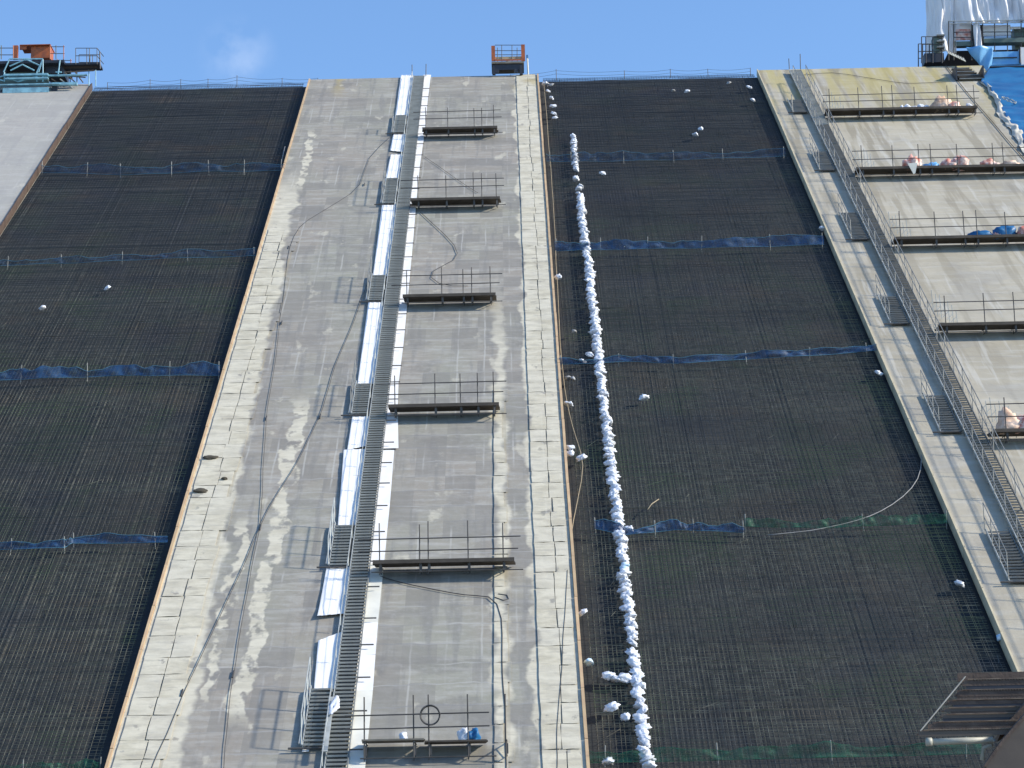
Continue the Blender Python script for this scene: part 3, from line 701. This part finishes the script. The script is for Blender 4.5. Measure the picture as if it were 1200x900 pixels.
for L_ in loose:
    x, y, lab = L_[:3]; k = L_[3] if len(L_) > 3 else 'w'
    u, s = pl(x, y + 2, NR)
    sc = .62 if y > 300 else .60
    if (x, y) in ((755, 467), (681, 538), (714, 794), (733, 796), (717, 831)): sc = .8
    bag(u, s, lab, 'loose bags scattered on the rebar mats', {'g': bag_g, 'b': bag_b, 'w': None}[k], sc)

def heap(px, pyb, w, h, mat, label, seed, P=None, zd=0, dep=.9, name='tarp_heap', depth=.3):
    w *= 1.12; h *= 1.45
    me = blob(name, seed, w / 2, depth, h, .25, 3, 2.6, .30); me.materials.append(M[mat])
    v = ray(px, pyb); q = CAMP + v * ((P.y + dep * .45 - CAMP.y) / v.y); q.z = P.z + zd + .02 + .35 * h * .9
    o = link(name, me, None, q); return tag(o, label, 'bundle', 'bundles and bags left on the right slab platforms')
e, P, zd, dep = rpf[0]
heap(1104, 125, 1.15, .42, 'tan', 'orange-pink bundle on the topmost right platform', 3, P, zd, dep)
heap(1117, 126, .9, .30, 'pink', 'pink bundle right of the orange one on the topmost right platform', 13, P, zd, dep)
for i, x in enumerate((1056, 1063, 1071, 1079, 1086, 1135)): heap(x, 126, .42, .16 + .05 * (i % 2), 'bag', ['small white bag, leftmost on the topmost right platform', 'small white bag, second from the left on the topmost right platform', 'white bag in the middle of the topmost right platform', 'white bag just left of the orange-pink bundle', 'white bag touching the orange-pink bundle', 'long white bag near the right end of the topmost right platform'][i], 40 + i, P, zd, dep, name='white_bag', depth=.2)
e, P, zd, dep = rpf[1]
for i, (x, w, h, mt, lb) in enumerate(((1068, .95, .40, 'pink', 'red-white bundle hanging over the deck edge, leftmost on its platform'), (1091, .8, .22, 'blueb', 'bright blue folded cover between two red-white bundles'), (1112, .8, .30, 'pink', 'red-white bundle right of the bright blue cover'), (1125, .85, .42, 'pink', 'tall red-white bundle in the middle of its platform'), (1160, .8, .27, 'pink', 'pale red bundle toward the right end of its platform'), (1182, 1.1, .22, 'tan', 'cream bundle at the right end of the platform with red-white bundles'))):
    heap(x, 193, w, h, mt, lb, 60 + i, P, zd, dep)
k = MB().prism([(-.28, 0, .12), (.25, 0, .15), (.10, -.02, -.42), (.0, -.02, -.50)], (0, 1, 0), .02)
v_ = ray(1070, 195); q = CAMP + v_ * ((P.y - .12 - CAMP.y) / v_.y); q.z = P.z + zd + .1
tag(k.build('hanging_cloth', M['white2'], None, q), 'white cloth flap hanging below the leftmost red-white bundle', 'cloth')
e, P, zd, dep = rpf[2]
heap(1150, 275, 1.1, .25, 'bluet', 'flat blue cover on the third right platform', 80, P, zd, dep); heap(1178, 274, 1.0, .36, 'bluet', 'tall dark blue cover right of a pink bag', 81, P, zd, dep)
heap(1168, 276, .5, .16, 'pink', 'small pink bag between two blue covers', 82, P, zd, dep); heap(1200, 272, .6, .34, 'pink', 'pink-white bundle at the picture edge beside the dark blue cover', 83, P, zd, dep)
e, P, zd, dep = rpf[4]
heap(1181, 498, .95, .44, 'tan', 'tall tan heap on the lowest visible right platform', 90, P, zd, dep); heap(1204, 500, 1.0, .38, 'pink', 'pink-orange heap right of the tall tan one', 91, P, zd, dep)

# things on the lowest centre platform
e, P, zd, dep = cp[5]
kk = MB(); c = 28; kk.path([(.29 * cos(2 * pi * i / c), .015 * sin(5 * i), .29 * sin(2 * pi * i / c)) for i in range(c + 1)], .022, 6)
kk.path([(.275 * cos(2 * pi * i / c + 1), .04, .275 * sin(2 * pi * i / c + 1)) for i in range(c + 1)], .02, 6)
v_ = ray(504, 838); q = CAMP + v_ * ((P.y - .09 - CAMP.y) / v_.y)
tag(kk.build('hose_coil', M['hose'], None, q), 'round black hose coil hanging on the rail of the lowest centre platform', 'hose')
def small(px, pyb, P, zd, w, h, mat, label, seed, name, cat='bag', dd=.35):
    me = blob(name, seed, w / 2, .16, h, .4, 3, 2.4, .25); me.materials.append(M[mat]); v_ = ray(px, pyb); q = CAMP + v_ * ((P.y + dd - CAMP.y) / v_.y); q.z = P.z + zd + .03 + .33 * h
    return tag(link(name, me, None, q), label, cat)
small(544, 866, P, zd - .05, .38, .27, 'bag', 'white bag at the right end of the lowest centre platform', 101, 'white_bag')
small(555, 866, P, zd - .05, .36, .28, 'bluet', 'blue bag next to the white one on the lowest centre platform', 102, 'blue_bag')
small(472, 862, P, zd + .04, .24, .16, 'bag', 'small white bag on the grey planks of the lowest centre platform', 103, 'white_bag')
me = blob('draped_cloth', 110, .16, .42, .12, .5, 3, 2.2, .3); me.materials.append(M['bag']); u, s = pl(393, 842)
tag(link('draped_cloth', me, None, W(u, s, .42), (TH, 0, -.25)), 'white cloth draped on the plank between the central stair and its lowest side flight', 'cloth')

# dark stones on the centre slab's pale border
for i, (x, y, a, lb) in enumerate(((247, 537, .36, 'dark flat clod at the left timber edge, the upper one'), (235, 576, .38, 'dark flat clod at the left timber edge, the lower one'), (263, 562, .17, 'small dark clod a little in from the left timber edge'))):
    me = blob('clod', 120 + i, a * .75, a * .42, .07, .25, 3); me.materials.append(M['stone']); u, s = pl(x, y)
    tag(link('clod', me, None, W(u, s, .035), (TH, 0, R_(-.2, .2))), lb, 'clod')

# ---------------------------------------------------------------- hoses, ropes
def cable(pts, r, mat, label, n=.012, name='hose', cat='hose', wob=.03, knots=()):
    P = []
    for i in range(len(pts) - 1):
        (x0, ya), (x1, yb) = pts[i], pts[i + 1]; m_ = max(1, int(math.hypot(x1 - x0, yb - ya) / 12))
        for j in range(m_): P.append((x0 + (x1 - x0) * j / m_, ya + (yb - ya) * j / m_))
    P.append(pts[-1]); w = []
    o0 = W(*pl(*P[0], n), n)
    for i, p in enumerate(P):
        q = W(*pl(p[0], p[1], n), n) - o0; q.x += R_(-wob, wob) * (0 < i < len(P) - 1); w.append(q)
    # smooth once
    sm = [w[0]] + [(w[i - 1] + w[i] * 2 + w[i + 1]) / 4 for i in range(1, len(w) - 1)] + [w[-1]]
    k = MB().path(sm, r, 6)
    for kx, ky in knots:
        q = W(*pl(kx, ky, n), n) - o0; k.tube(q - SA * .22, q + SA * .22, r * 2.4, 6)
    return tag(k.build(name, M[mat], None, o0, smooth=True), label, cat)
cable([(461, 157), (445, 172), (430, 184), (427, 200), (427, 216), (410, 228), (385, 243), (350, 265), (338, 290), (334, 330), (328, 378), (322, 430), (313, 480), (308, 550), (306, 612), (298, 650), (286, 715), (273, 790), (266, 850), (261, 910)], .010, 'hose', 'long thin black hose wandering down the left half of the centre slab', knots=((427, 216), (338, 290), (330, 378), (312, 490), (273, 790)))
cable([(434, 322), (424, 352), (410, 388), (392, 430), (375, 488), (350, 540), (318, 590), (300, 628), (278, 680), (252, 735), (233, 775), (214, 815), (195, 860), (176, 905)], .012, 'hose', 'second black hose slanting from the stair to the lower left of the centre slab', knots=((375, 488), (305, 618), (213, 812)))
cable([(498, 184), (515, 195), (535, 210), (560, 226)], .010, 'hose', 'short black hose slanting away from the stair under the topmost platform')
cable([(492, 248), (507, 262), (522, 275), (535, 288), (538, 297), (534, 305), (522, 311), (504, 316), (503, 326), (512, 333), (530, 336), (548, 335)], .014, 'hose', 'looped black hose on the centre slab above the third platform')
cable([(445, 675), (470, 683), (500, 689), (530, 695), (560, 699), (575, 697), (583, 705), (590, 725), (588, 745), (589, 790), (592, 840), (593, 910)], .016, 'hose', 'black hose leaving the stair and dropping along the pale strip near the lower platforms')
cable([(580, 700), (590, 705), (598, 704), (597, 695), (584, 696)], .018, 'hose', 'small loop of black hose at the bend under the fifth platform')
cable([(665, 668), (662, 720), (658, 790), (653, 860), (652, 910)], .009, 'hose', 'thin dark cable down the pale right border of the centre slab')
cable([(637, 95), (643, 170), (649, 245), (652, 320), (656, 400), (661, 455), (670, 500), (681, 530), (684, 545), (678, 580), (672, 610), (667, 650)], .016, 'ropeb', 'tan rope lying along the left border of the right rebar mat', n=NR + .12, name='rope', cat='rope')
cable([(1079, 520), (1080, 550), (1070, 572), (1045, 592), (1020, 605), (990, 614), (950, 622), (900, 627)], .017, 'ropeg', 'pale grey hose curving from the right slab edge to the green net', n=NR + .1)
cable([(772, 585), (762, 590), (759, 597)], .02, 'ropeb', 'short crooked tan stick on the right mat above the short blue net', n=NR + .12, name='stick', cat='stick')
cable([(330, 190), (332, 178), (334, 172)], .03, 'ropeg', 'short grey stick near the top right of the left mat', n=NR + .12, name='stick', cat='stick')
cable([(1108, 76), (1120, 92), (1135, 110), (1152, 130), (1170, 151), (1196, 181), (1230, 220)], .02, 'hose', 'dark cable slanting down the right slab toward the blue cover')
cable([(940, 88), (975, 84), (1010, 90), (1060, 98), (1110, 96)], .015, 'hose', 'thin dark wire across the ochre top of the right slab')
for i, (x0, ya, x1, yb) in enumerate(((1062, 590, 1170, 780), (1100, 575, 1160, 690))): pass

# ---------------------------------------------------------------- crest rope fences
def rope_fence(xs, base, h, label, n=NB, seed=0):
    P = [W(*pl(x, y, -.1), -.1) + Vector((0, .3, -.3)) for x, y in zip(xs, base)]
    e = empty('rope_fence', P[0], label=label, cat='fence'); tops = []
    for p, hh in zip(P, h):
        q = p - P[0]; MB().tube(q, q + Vector((0, 0, .25 + hh)), .02, 6).build('post', M['pole'], e); tops.append(q + Vector((0, 0, .3 + hh * .72)))
    for f_ in (1.0, .45):
        pts = []
        for i in range(len(tops) - 1):
            for j in range(6):
                t = j / 6; q = tops[i].lerp(tops[i + 1], t); q.z -= .1 * sin(pi * t) + (1 - f_) * .4; pts.append(q)
        q = tops[-1].copy(); q.z -= (1 - f_) * .4; pts.append(q); MB().path(pts, .008, 4).build('rope', M['pole'], e)
rope_fence((125, 175, 211, 243, 277, 330, 372), (98, 97, 96, 95.5, 95, 94, 92), (.25, .4, .35, .35, .55, .3, .2), 'low rope fence along the crest above the left rebar mat')
rope_fence((598, 652, 732, 786, 830, 880), (88, 87, 85, 84, 83, 81), (.2, .5, .3, .35, .3, .25), 'low rope fence along the crest above the right rebar mat')
for (x, y, h, lb) in ((483, 86, .95, 'thin steel post at the head of the central stair, left one'), (499, 86, 1.0, 'thin steel post at the head of the central stair, right one'), (925, 77, .85, 'thin steel post at the head of the right stair, left one'), (938, 76, 1.1, 'thin steel post at the head of the right stair, right one')):
    p = W(*pl(x, y + 4), 0) + Vector((0, 0, -.15)); tag(MB().tube((0, 0, 0), (R_(-.03, .03), 0, h), .025, 6).build('stair_head_post', M['pole'], None, p), lb, 'post')

# ---------------------------------------------------------------- machines on the crest
CY = W(0, ST).y; CZ = W(0, ST).z
def frame(px, py, back=.5):
    """a local x/z frame on the upright plane through a crest point; returns origin and a pixel converter"""
    P = wy(px, py, CY + back)
    def q(x, y, dy=0.0):
        r = wy(x, y, CY + back + dy); return r - P
    return P, q
def bar(e, name, mat, a, b_, r=.03): return MB().tube(a, b_, r, 6).build(name, M[mat], e)
def slabb(e, name, mat, q, x0, ya, x1, yb, d0, d1, rr=None):      # box spanning a picture rectangle at real depth
    a = q(x0, yb, d0); b_ = q(x1, ya, d0); return MB().box(((a.x + b_.x) / 2, (d0 + d1) / 2, (a.z + b_.z) / 2), (abs(b_.x - a.x), abs(d1 - d0), abs(b_.z - a.z))).build(name, M[mat], e)

# small orange-railed trolley
P, q = frame(596, 86, -.3)
t = empty('work_trolley', P, label='small orange-railed trolley standing on the crest of the centre slab', cat='trolley')
slabb(t, 'deck', 'deckl', q, 576, 71.5, 614, 74.5, -.1, 1.7)
slabb(t, 'chassis_beam', 'navy', q, 578, 75, 612, 82, .0, .12); slabb(t, 'chassis_beam', 'navy', q, 578, 75, 612, 82, 1.4, 1.52)
for x in (577, 609):
    slabb(t, 'leg', 'navy', q, x, 76, x + 3.5, 87, -.05, .15); slabb(t, 'leg', 'navy', q, x, 76, x + 3.5, 86, 1.4, 1.6)
for x in (582, 605): MB().tube(q(x, 83) + Vector((0, -.02, 0)), q(x, 83) + Vector((0, .12, 0)), .14, 14).build('wheel', M['navy'], t)
for x, w in ((576, 4), (611, 4)):
    for d in (-.05, 1.55):
        slabb(t, 'corner_panel', 'orange', q, x, 53.5 - (x > 600) * 1.5, x + w, 71.4, d, d + .08)
for d in (-.02, 1.6):
    for y in (53, 59.5): bar(t, 'guard_rail', 'pole', q(580, y) + Vector((0, d, 0)), q(611, y) + Vector((0, d, 0)), .02)
    for x in (583, 588, 600, 606): bar(t, 'rail_post', 'pole', q(x, 53 if x in (588, 600) else 56) + Vector((0, d, 0)), q(x, 71) + Vector((0, d, 0)), .022)
slabb(t, 'toe_board', 'orange', q, 580, 69, 611, 71.4, -.06, -.02)
slabb(t, 'toe_board', 'wood', q, 580, 66, 611, 71.4, 1.62, 1.66)
P, q = frame(600, 72, -.3)
me = blob('tool_sack', 140, .32, .25, .16, .3); me.materials.append(M['bagg']); o_ = link('tool_sack', me, None, P + q(597, 69.5) + Vector((0, .7, 0))); tag(o_, 'grey sack lying on the deck of the small orange-railed trolley', 'sack')
P = W(*pl(619, 86), 0); kk = empty('marker_post', P, label='pale post with a blue tip standing right of the small orange trolley', cat='post')
MB().tube((0, 0, -.1), (-.03, 0, 1.0), .05, 8).build('pole', M['white2'], kk); MB().tube((-.03, 0, 1.0), (-.03, 0, 1.22), .06, 8).build('tip', M['bluet'], kk)

# blue slip-form machine on the left slab
P, q = frame(50, 113, -.9)
t = empty('slipform_machine', P, label='pale blue slip-form machine with orange cage on top of the left slab', cat='machine')
slabb(t, 'upper_deck', 'navy', q, -60, 70, 75, 76, -.2, 2.6)
slabb(t, 'engine_housing', 'navy', q, 53, 74, 74, 86, .3, 2.2)
slabb(t, 'engine_housing', 'navy', q, -60, 72, 8, 90, .4, 2.2)
slabb(t, 'frame_beam', 'lblue', q, 4, 85.5, 56, 88.5, -.35, -.1); slabb(t, 'frame_beam', 'lblue', q, 6, 90, 56, 92.5, -.45, -.2)
slabb(t, 'frame_beam', 'lblue', q, -60, 97, 70, 101, -.6, -.3); slabb(t, 'frame_beam', 'lblue', q, 50, 86.5, 102, 89, -.2, 0); slabb(t, 'screed_box', 'lblue', q, 3, 102, 57, 109, -.55, .7)
slabb(t, 'frame_beam', 'lblue', q, 60, 96, 90, 99.5, -.5, -.25); slabb(t, 'screed_base', 'navy', q, -60, 109, 68, 112, -.4, .6)
slabb(t, 'rear_panel', 'green', q, -60, 84, 58, 106, .75, .85); slabb(t, 'screed_base', 'navy', q, 60, 99, 67, 114, -.3, .3)
A_ = lambda x, y, d=-.2: q(x, y) + Vector((0, d, 0))
for a, b_ in (((5, 86), (12, 70.5)), ((12, 70.5), (51, 70.5)), ((51, 70.5), (44, 86)), ((46, 86), (51, 71)), ((51, 71), (51, 97)), ((12, 79), (31, 71)), ((31, 71), (47, 78)), ((13, 84), (27, 77)), ((27, 77), (41, 84)), ((6, 97), (6, 86)), ((44, 86), (44, 97)), ((9, 92), (22, 97)), ((22, 97), (44, 91)), ((69, 88), (71, 72)), ((66, 86), (73, 86)), ((-30, 86), (5, 96)), ((-10, 95), (6, 90))):
    bar(t, 'truss_bar', 'lblue', A_(*a), A_(*b_), .045)
slabb(t, 'control_box', 'orange', q, 36, 54, 59, 68, .5, 1.5); slabb(t, 'control_box', 'orange', q, 15, 53, 21, 69, .3, .5)
slabb(t, 'cage_top', 'orange', q, 23, 51.5, 59, 53, .3, 1.7); slabb(t, 'cage_panel', 'orange', q, 23, 53, 31, 58, .4, .5)
for d in (-.1, 2.2):
    for y in (57, 65): bar(t, 'guard_rail', 'pole', A_(-60, y, d), A_(16, y, d), .025); bar(t, 'guard_rail', 'pole', A_(59, y - 1.5, d), A_(76, y - 1.5, d), .022)
    for x in (-40, -15, 2, 16, 59, 66, 75): bar(t, 'rail_post', 'orange' if x in (16, 59, 75) else 'pole', A_(x, 54, d), A_(x, 70, d), .03)
slabb(t, 'side_walkway', 'navy', q, 74, 73, 117, 76, .2, 1.3); slabb(t, 'walkway_beam', 'rustl', q, 74, 76, 114, 78.5, .5, .8)
for d in (.2, 1.3):
    for y in (55, 64): bar(t, 'walkway_rail', 'pole', A_(88, y, d), A_(113, y, d), .022)
    for x in (88, 101, 104, 113): bar(t, 'rail_post', 'pole', A_(x, 55, d), A_(x, 74, d), .024)
for y in (55, 64): bar(t, 'walkway_rail', 'pole', A_(113, y, .2), A_(117, y + 2, 1.3), .022)
bar(t, 'rail_post', 'navy', A_(116.5, 60, .1), A_(117, 80, .1), .04)
for x in (80, 88, 102, 110): bar(t, 'support_leg', 'lblue' if x > 100 else 'pole', A_(x, 78, .6), A_(x, 97, .6), .035)
for a, b_ in (((76, 84), (110, 82)), ((76, 88), (100, 90)), ((70, 92), (86, 104)), ((55, 91), (60, 106)), ((60, 92), (75, 101)), ((75, 84), (88, 96)), ((88, 84), (97, 96))): bar(t, 'brace', random.choice(['rustl', 'galvl', 'green']), A_(*a, .1), A_(*b_, .1), .04)
for x in (4, 40, 64): MB().tube(A_(x, 110, -.35), A_(x, 110, -.1), .16, 14).build('wheel', M['navy'], t)

# tent-covered rig on the right
P, q = frame(1140, 70, 1.2)
t = empty('covered_rig', P, label='tall rig covered by a white tarpaulin on the crest at the top right', cat='rig')
A_ = lambda x, y, d=0.0: q(x, y) + Vector((0, d, 0))
XL, XR = A_(1104, 30).x, A_(1290, 30).x; zt, zb = A_(1140, -45).z, A_(1140, 28).z
zb2 = A_(1140, 60).z
def curtain(a, h):
    per = 4 * (XR - XL) ** 0 ; w_, dp = XR - XL, 4.5; tot = w_ + dp * 2; L_ = a * tot
    if L_ < dp: x, y, nx, ny = XL, dp - L_, -1, 0
    elif L_ < dp + w_: x, y, nx, ny = XL + L_ - dp, 0, 0, -1
    else: x, y, nx, ny = XR, L_ - dp - w_, 1, 0
    nn_ = noise.noise(Vector((L_ * 1.1 + .5 * h, h * .9, 1.0))); n2 = noise.noise(Vector((L_ * 2.6 - h, h * 1.6, 7.0))); n3 = noise.noise(Vector((L_ * 6.5, h * 3, 3.0)))
    f_ = .9 * (abs(nn_) - .2) * (.4 + .6 * h) + .55 * abs(n2) * h + .16 * n3
    pull = .35 * h * (1 if L_ > dp else .3) * sin(L_ * .9) ** 2
    lowL = zb2 if (L_ < dp + .9) else zb + .10 * sin(L_ * 3.1) ** 2
    return (x + nx * f_ + .12 * h * sin(L_ * 3), y + ny * f_ + pull, zt + (lowL - zt) * h)
MB().grid(curtain, 300, 30).build('tarpaulin_curtain', M['tent'], t, smooth=True, thick=.01)
MB().grid(lambda a, b_: (XL + (XR - XL) * a, 4.5 * b_, zt + .9 * sin(pi * b_) + .06 * sin(a * 30)), 30, 12).build('tarpaulin_roof', M['tent'], t, smooth=True, thick=.01)
for y in (25, 28): bar(t, 'scaffold_ledger', 'galvl', A_(1112, y + 1, -.15), A_(1290, y - 2, -.15), .03)
for y in (37, 43): bar(t, 'scaffold_ledger', 'pole', A_(1118, y, .1), A_(1290, y - 1, .1), .03)
for x in (1112, 1118, 1139, 1152, 1166, 1181, 1197, 1220, 1250): bar(t, 'standard', 'pole', A_(x, 24, .1), A_(x, 70, .1), .035)
slabb(t, 'pink_panel', 'pink', q, 1119, 34, 1137, 47, .3, .4); slabb(t, 'white_panel', 'white', q, 1119, 28, 1138, 36, .35, .45)
slabb(t, 'white_panel', 'white', q, 1152, 29, 1184, 42, .5, .6); slabb(t, 'white_panel', 'white', q, 1184, 31, 1196, 34, .5, .6)
slabb(t, 'main_beam', 'green', q, 1153, 42, 1290, 50, .0, .6); slabb(t, 'main_beam', 'green', q, 1118, 48, 1140, 54, .2, .6)
slabb(t, 'inner_wall', 'navy', q, 1138, 29, 1152, 58, .6, .7); slabb(t, 'side_box', 'green', q, 1190, 30, 1290, 60, .7, 1.6)
slabb(t, 'floor_beam', 'navy', q, 1112, 56, 1290, 60, .4, 3.5)
MB().grid(lambda a, b_: A_(1140 + 8 * a + 3 * b_, 27 + 34 * b_, -.02 + .1 * sin(9 * a + 4 * b_)), 8, 12).build('tarpaulin_flap', M['tent'], t, smooth=True, thick=.01)
# blue wrapped hopper below
MB().grid(lambda a, b_: A_((1130 + 32 * a) * (1 - b_) + (1147 + 14 * a) * b_, 58.5 + (30 - 16 * abs(a - .65)) * b_, -.5 + .35 * b_ - .12 * sin(pi * a) + .12 * sin(9 * a + 5 * b_)), 20, 12).build('blue_wrap', M['blueb'], t, smooth=True, thick=.01)
slabb(t, 'hopper_wall', 'blueb', q, 1160, 60, 1196, 76, -.2, .6); slabb(t, 'hopper_wall', 'white', q, 1197, 55, 1215, 76, -.3, .6)
slabb(t, 'hopper_ledge', 'navy', q, 1160, 66.5, 1192, 68, -.3, -.21); bar(t, 'hopper_post', 'navy', A_(1194, 58, -.3), A_(1194, 76, -.3), .05)
slabb(t, 'hopper_ledge', 'navy', q, 1160, 76, 1290, 77.5, -2.3, .6)
slabb(t, 'hopper_base', 'bluet', q, 1162, 77.5, 1290, 93, -2.2, .6)

# side landing cage at the left foot of the rig
P, q = frame(1095, 74, .3)
t = empty('access_cage', P, label='dark railed access cage on the crest just left of the white-covered rig', cat='cage')
A_ = lambda x, y, d=0.0: q(x, y) + Vector((0, d, 0))
slabb(t, 'base_box', 'navy', q, 1084, 62, 1106, 73, .1, 1.2); slabb(t, 'side_panel', 'green', q, 1095, 42, 1100, 62, .1, .9)
for x in (1080, 1085, 1093, 1104):
    for d in (0, 1.2): bar(t, 'post', 'navy', A_(x, 43, d), A_(x, 74, d), .035)
for y in (43, 52, 60):
    for d in (0, 1.2): bar(t, 'guard_rail', 'pole', A_(1080, y, d), A_(1105, y, d), .025)
for y in (40, 47, 54): slabb(t, 'step', 'galv', q, 1098, y, 1107, y + 1.6, -.1, .6)
P, q = frame(1125, 68, -.2)
t = empty('ramp', P, label='pale ribbed ramp leading from the cage to the dark steps', cat='ramp')
a = q(1110, 61); b_ = q(1131, 71); dr = (b_ - a); up_ = Vector((0, .3, .28))
MB().prism([a - up_ * .6, b_ - up_ * .6, b_ + up_ * .6, a + up_ * .6], (0, -.2, .1), .15).build('deck', M['galvl'], t)
for i in range(7): 
    c_ = a.lerp(b_, (i + .5) / 7) + Vector((0, -.09, .06)); MB().tube(c_ - up_ * .55, c_ + up_ * .55, .018, 5).build('rib', M['galv'], t)
u0, s0 = pl(1142, 94)
t = empty('crest_steps', W(u0, s0, .1), label='dark timber steps stacked under the bright blue wrap', cat='steps')
for i in range(7):
    MB().box((-.1 - .06 * (6 - i) * -1 - .45 + .0 * i, i * .20 + .1, i * .19), (1.5 - .07 * i, .34, .07)).build('step', M['deck'] if i % 2 else M['galv'], t)
for sd in (-.9, .75): MB().box((sd - .2, .6, .35), (.08, 1.4, .9)).build('side_frame', M['navy'], t)

# blue cover on the face right of the slab, and its crumpled felt hem
hem = [(1148, 97), (1158, 104), (1164, 114), (1170, 122), (1174, 132), (1180, 143), (1190, 150), (1196, 160), (1199, 170), (1212, 186), (1232, 210), (1260, 244)]
def hemp(t): t = min(t, .9999) * (len(hem) - 1); i = int(t); return tuple(hem[i][k] + (hem[i + 1][k] - hem[i][k]) * (t - i) for k in (0, 1))
o0 = W(*pl(1180, 130), 0)
hemc = [(1160, 79)] + hem
def cov(a, b_):
    t_ = min(b_, .9999) * (len(hemc) - 1); i_ = int(t_); h = tuple(hemc[i_][k_] + (hemc[i_ + 1][k_] - hemc[i_][k_]) * (t_ - i_) for k_ in (0, 1)); u, s = pl(h[0] + 1, h[1]); u2 = UC + 26; uu = u + (u2 - u) * a ** 1.5
    ss = s + (a * .0); n_ = .10 + .07 * sin(s * 3.3 + uu * .8) * sin(uu * 1.1 + s) + .05 * noise.noise(Vector((uu * 1.5, s * 1.5, 3)))
    return W(uu, ss, n_) - o0
tag(MB().grid(cov, 40, 70).build('blue_cover', M['bluet'], None, o0, smooth=True, thick=.01), 'deep blue plastic cover spread down the face at the right edge of the picture', 'cover')
def fel(a, b_):
    h = hemp(b_); u, s = pl(*h); w_ = .5 * (.5 + .7 * min(1, b_ * 2)) * (1 + .5 * noise.noise(Vector((b_ * 12, 2, 0)))); return W(u - w_ * a + .28, s, (.03 + .09 * sin(pi * a) * (1 + 1.2 * noise.noise(Vector((a, b_ * 14, 5)))) + .10 * noise.noise(Vector((a * 3, b_ * 30, 0))))) - o0
tag(MB().grid(fel, 12, 110).build('felt_roll', M['felt'], None, o0, smooth=True), 'crumpled pale felt roll along the edge of the deep blue cover', 'felt')
u, s = pl(1182, 122)
tag(MB().path([(.30 * cos(a_ * .3), .62 * sin(a_ * .3), .05 * (a_ % 2)) for a_ in range(22)], .035, 6).build('hose_loop', M['galvl'], None, W(u, s, .22), (TH, 0, .45)), 'pale hose loop lying on the deep blue cover', 'hose')

# ---------------------------------------------------------------- brown steel stair tower near the camera
YT = 43.0
P = wy(1180, 900, YT); P.z = 0
t = empty('steel_access_stair', P, label='brown steel access stair seen from below at the bottom right corner', cat='stair')
def T(x, y, d=0.0): return wy(x, y, YT) - P + Vector((0, d, 0))
steps = [(1076, 858, 4.5), (1096, 846, 3), (1108, 836, 3), (1113, 827, 3), (1120, 817, 3.5), (1134, 805, 5), (1143, 791, 5)]
for i, (x, y, th_) in enumerate(steps):
    a = T(x, y); b_ = T(1290, y - 1.5); d0 = i * .22
    MB().box(((a.x + b_.x) / 2, d0 + .14, (a.z + b_.z) / 2), (b_.x - a.x, .30, .03)).build('tread', M['rust'], t)
    MB().box(((a.x + b_.x) / 2, d0 - .015, (a.z + b_.z) / 2 + .0), (b_.x - a.x, .02, .026 * th_)).build('tread_nosing', M['rustl'] if i in (0, 2, 3) else M['rust'], t)
    MB().box(((a.x + b_.x) / 2 + .05, d0 - .04, (a.z + b_.z) / 2 + .013 * th_), (b_.x - a.x - .1, .015, .014)).build('edge_strip', M['edgeb'], t)  # pale strip paints a highlight along the top of the nosing
    if i < 6:
        a2 = T(steps[i + 1][0], steps[i + 1][1]); MB().box(((a.x + b_.x) / 2 + .1, d0 + .21, (a.z + a2.z) / 2 + .0), (b_.x - a.x - .25, .02, a2.z - a.z - .05)).build('riser', M['navy'] if i % 2 else M['rust'], t)
    if i in (0, 4, 5, 6):
        k = MB(); n_ = 60
        for j in range(n_): k.box((a.x + .25 + j * .055, d0 - .035, (a.z + b_.z) / 2 + .055), (.022, .02, .035))
        tag(k.build('serrated_edge', M['rustl'], t), kind='stuff')
MB().tube(T(1078, 857, -.03), T(1147, 784, 1.35), .014, 6).build('left_stringer', M['galv'], t)
MB().box(T(1220, 782, 1.5), (2.6, .06, .16)).build('top_beam', M['rust'], t)
# brown side plate going down to the ground
poly = [T(1152, 900, -.3), T(1172, 872, -.3), T(1204, 836, -.3), T(1290, 780, -.3), T(1290, 900, -.3)]
z0 = Vector((poly[-1].x, poly[-1].y, 0)); z1 = Vector((T(1120, 940).x + 0, poly[0].y, 0))
MB().prism([z1, poly[0], poly[1], poly[2], poly[3], z0], (0, 1, 0), .12).build('side_plate', M['rustl'], t)
MB().prism([T(1152, 900, -.33), T(1172, 872, -.33), T(1204, 836, -.33), T(1290, 780, -.33), T(1290, 775, -.33), T(1202, 832, -.33), T(1169, 870, -.33), T(1148, 900, -.33)], (0, 1, 0), .18).build('plate_flange', M['rust'], t)
MB().prism([T(1172, 868, .3), T(1180, 850, .3), T(1215, 812, .3), T(1260, 812, .3), T(1204, 850, .3)], (0, 1, 0), .3).build('stair_stringer', M['rust'], t)
for x in (1195, 1270):
    a = T(x, 850, 1.2); MB().box((a.x, a.y, a.z / 2), (.18, .18, a.z)).build('column', M['rust'], t)
P2 = T(1125, 868) + P
t = empty('drain_pipe', P2, label='short pale grey pipe with an elbow under the brown steel stair', cat='pipe')
T2 = lambda x, y, d=0.0: wy(x, y, YT) - P2 + Vector((0, d, 0))
MB().tube(T2(1085, 869.5), T2(1163, 867), .062, 14).build('pipe', M['pipe'], t, smooth=True)
MB().tube(T2(1085, 869.5), T2(1092, 869.3), .08, 14).build('collar', M['pipe'], t, smooth=True)
MB().path([T2(1158, 867.5), T2(1164, 868), T2(1163, 873, .05), T2(1154, 876, .1), T2(1153, 890, .15)], .05, 10).build('elbow', M['pipe'], t, smooth=True)
print('objects', len(bpy.data.objects), 'bags', cnt)
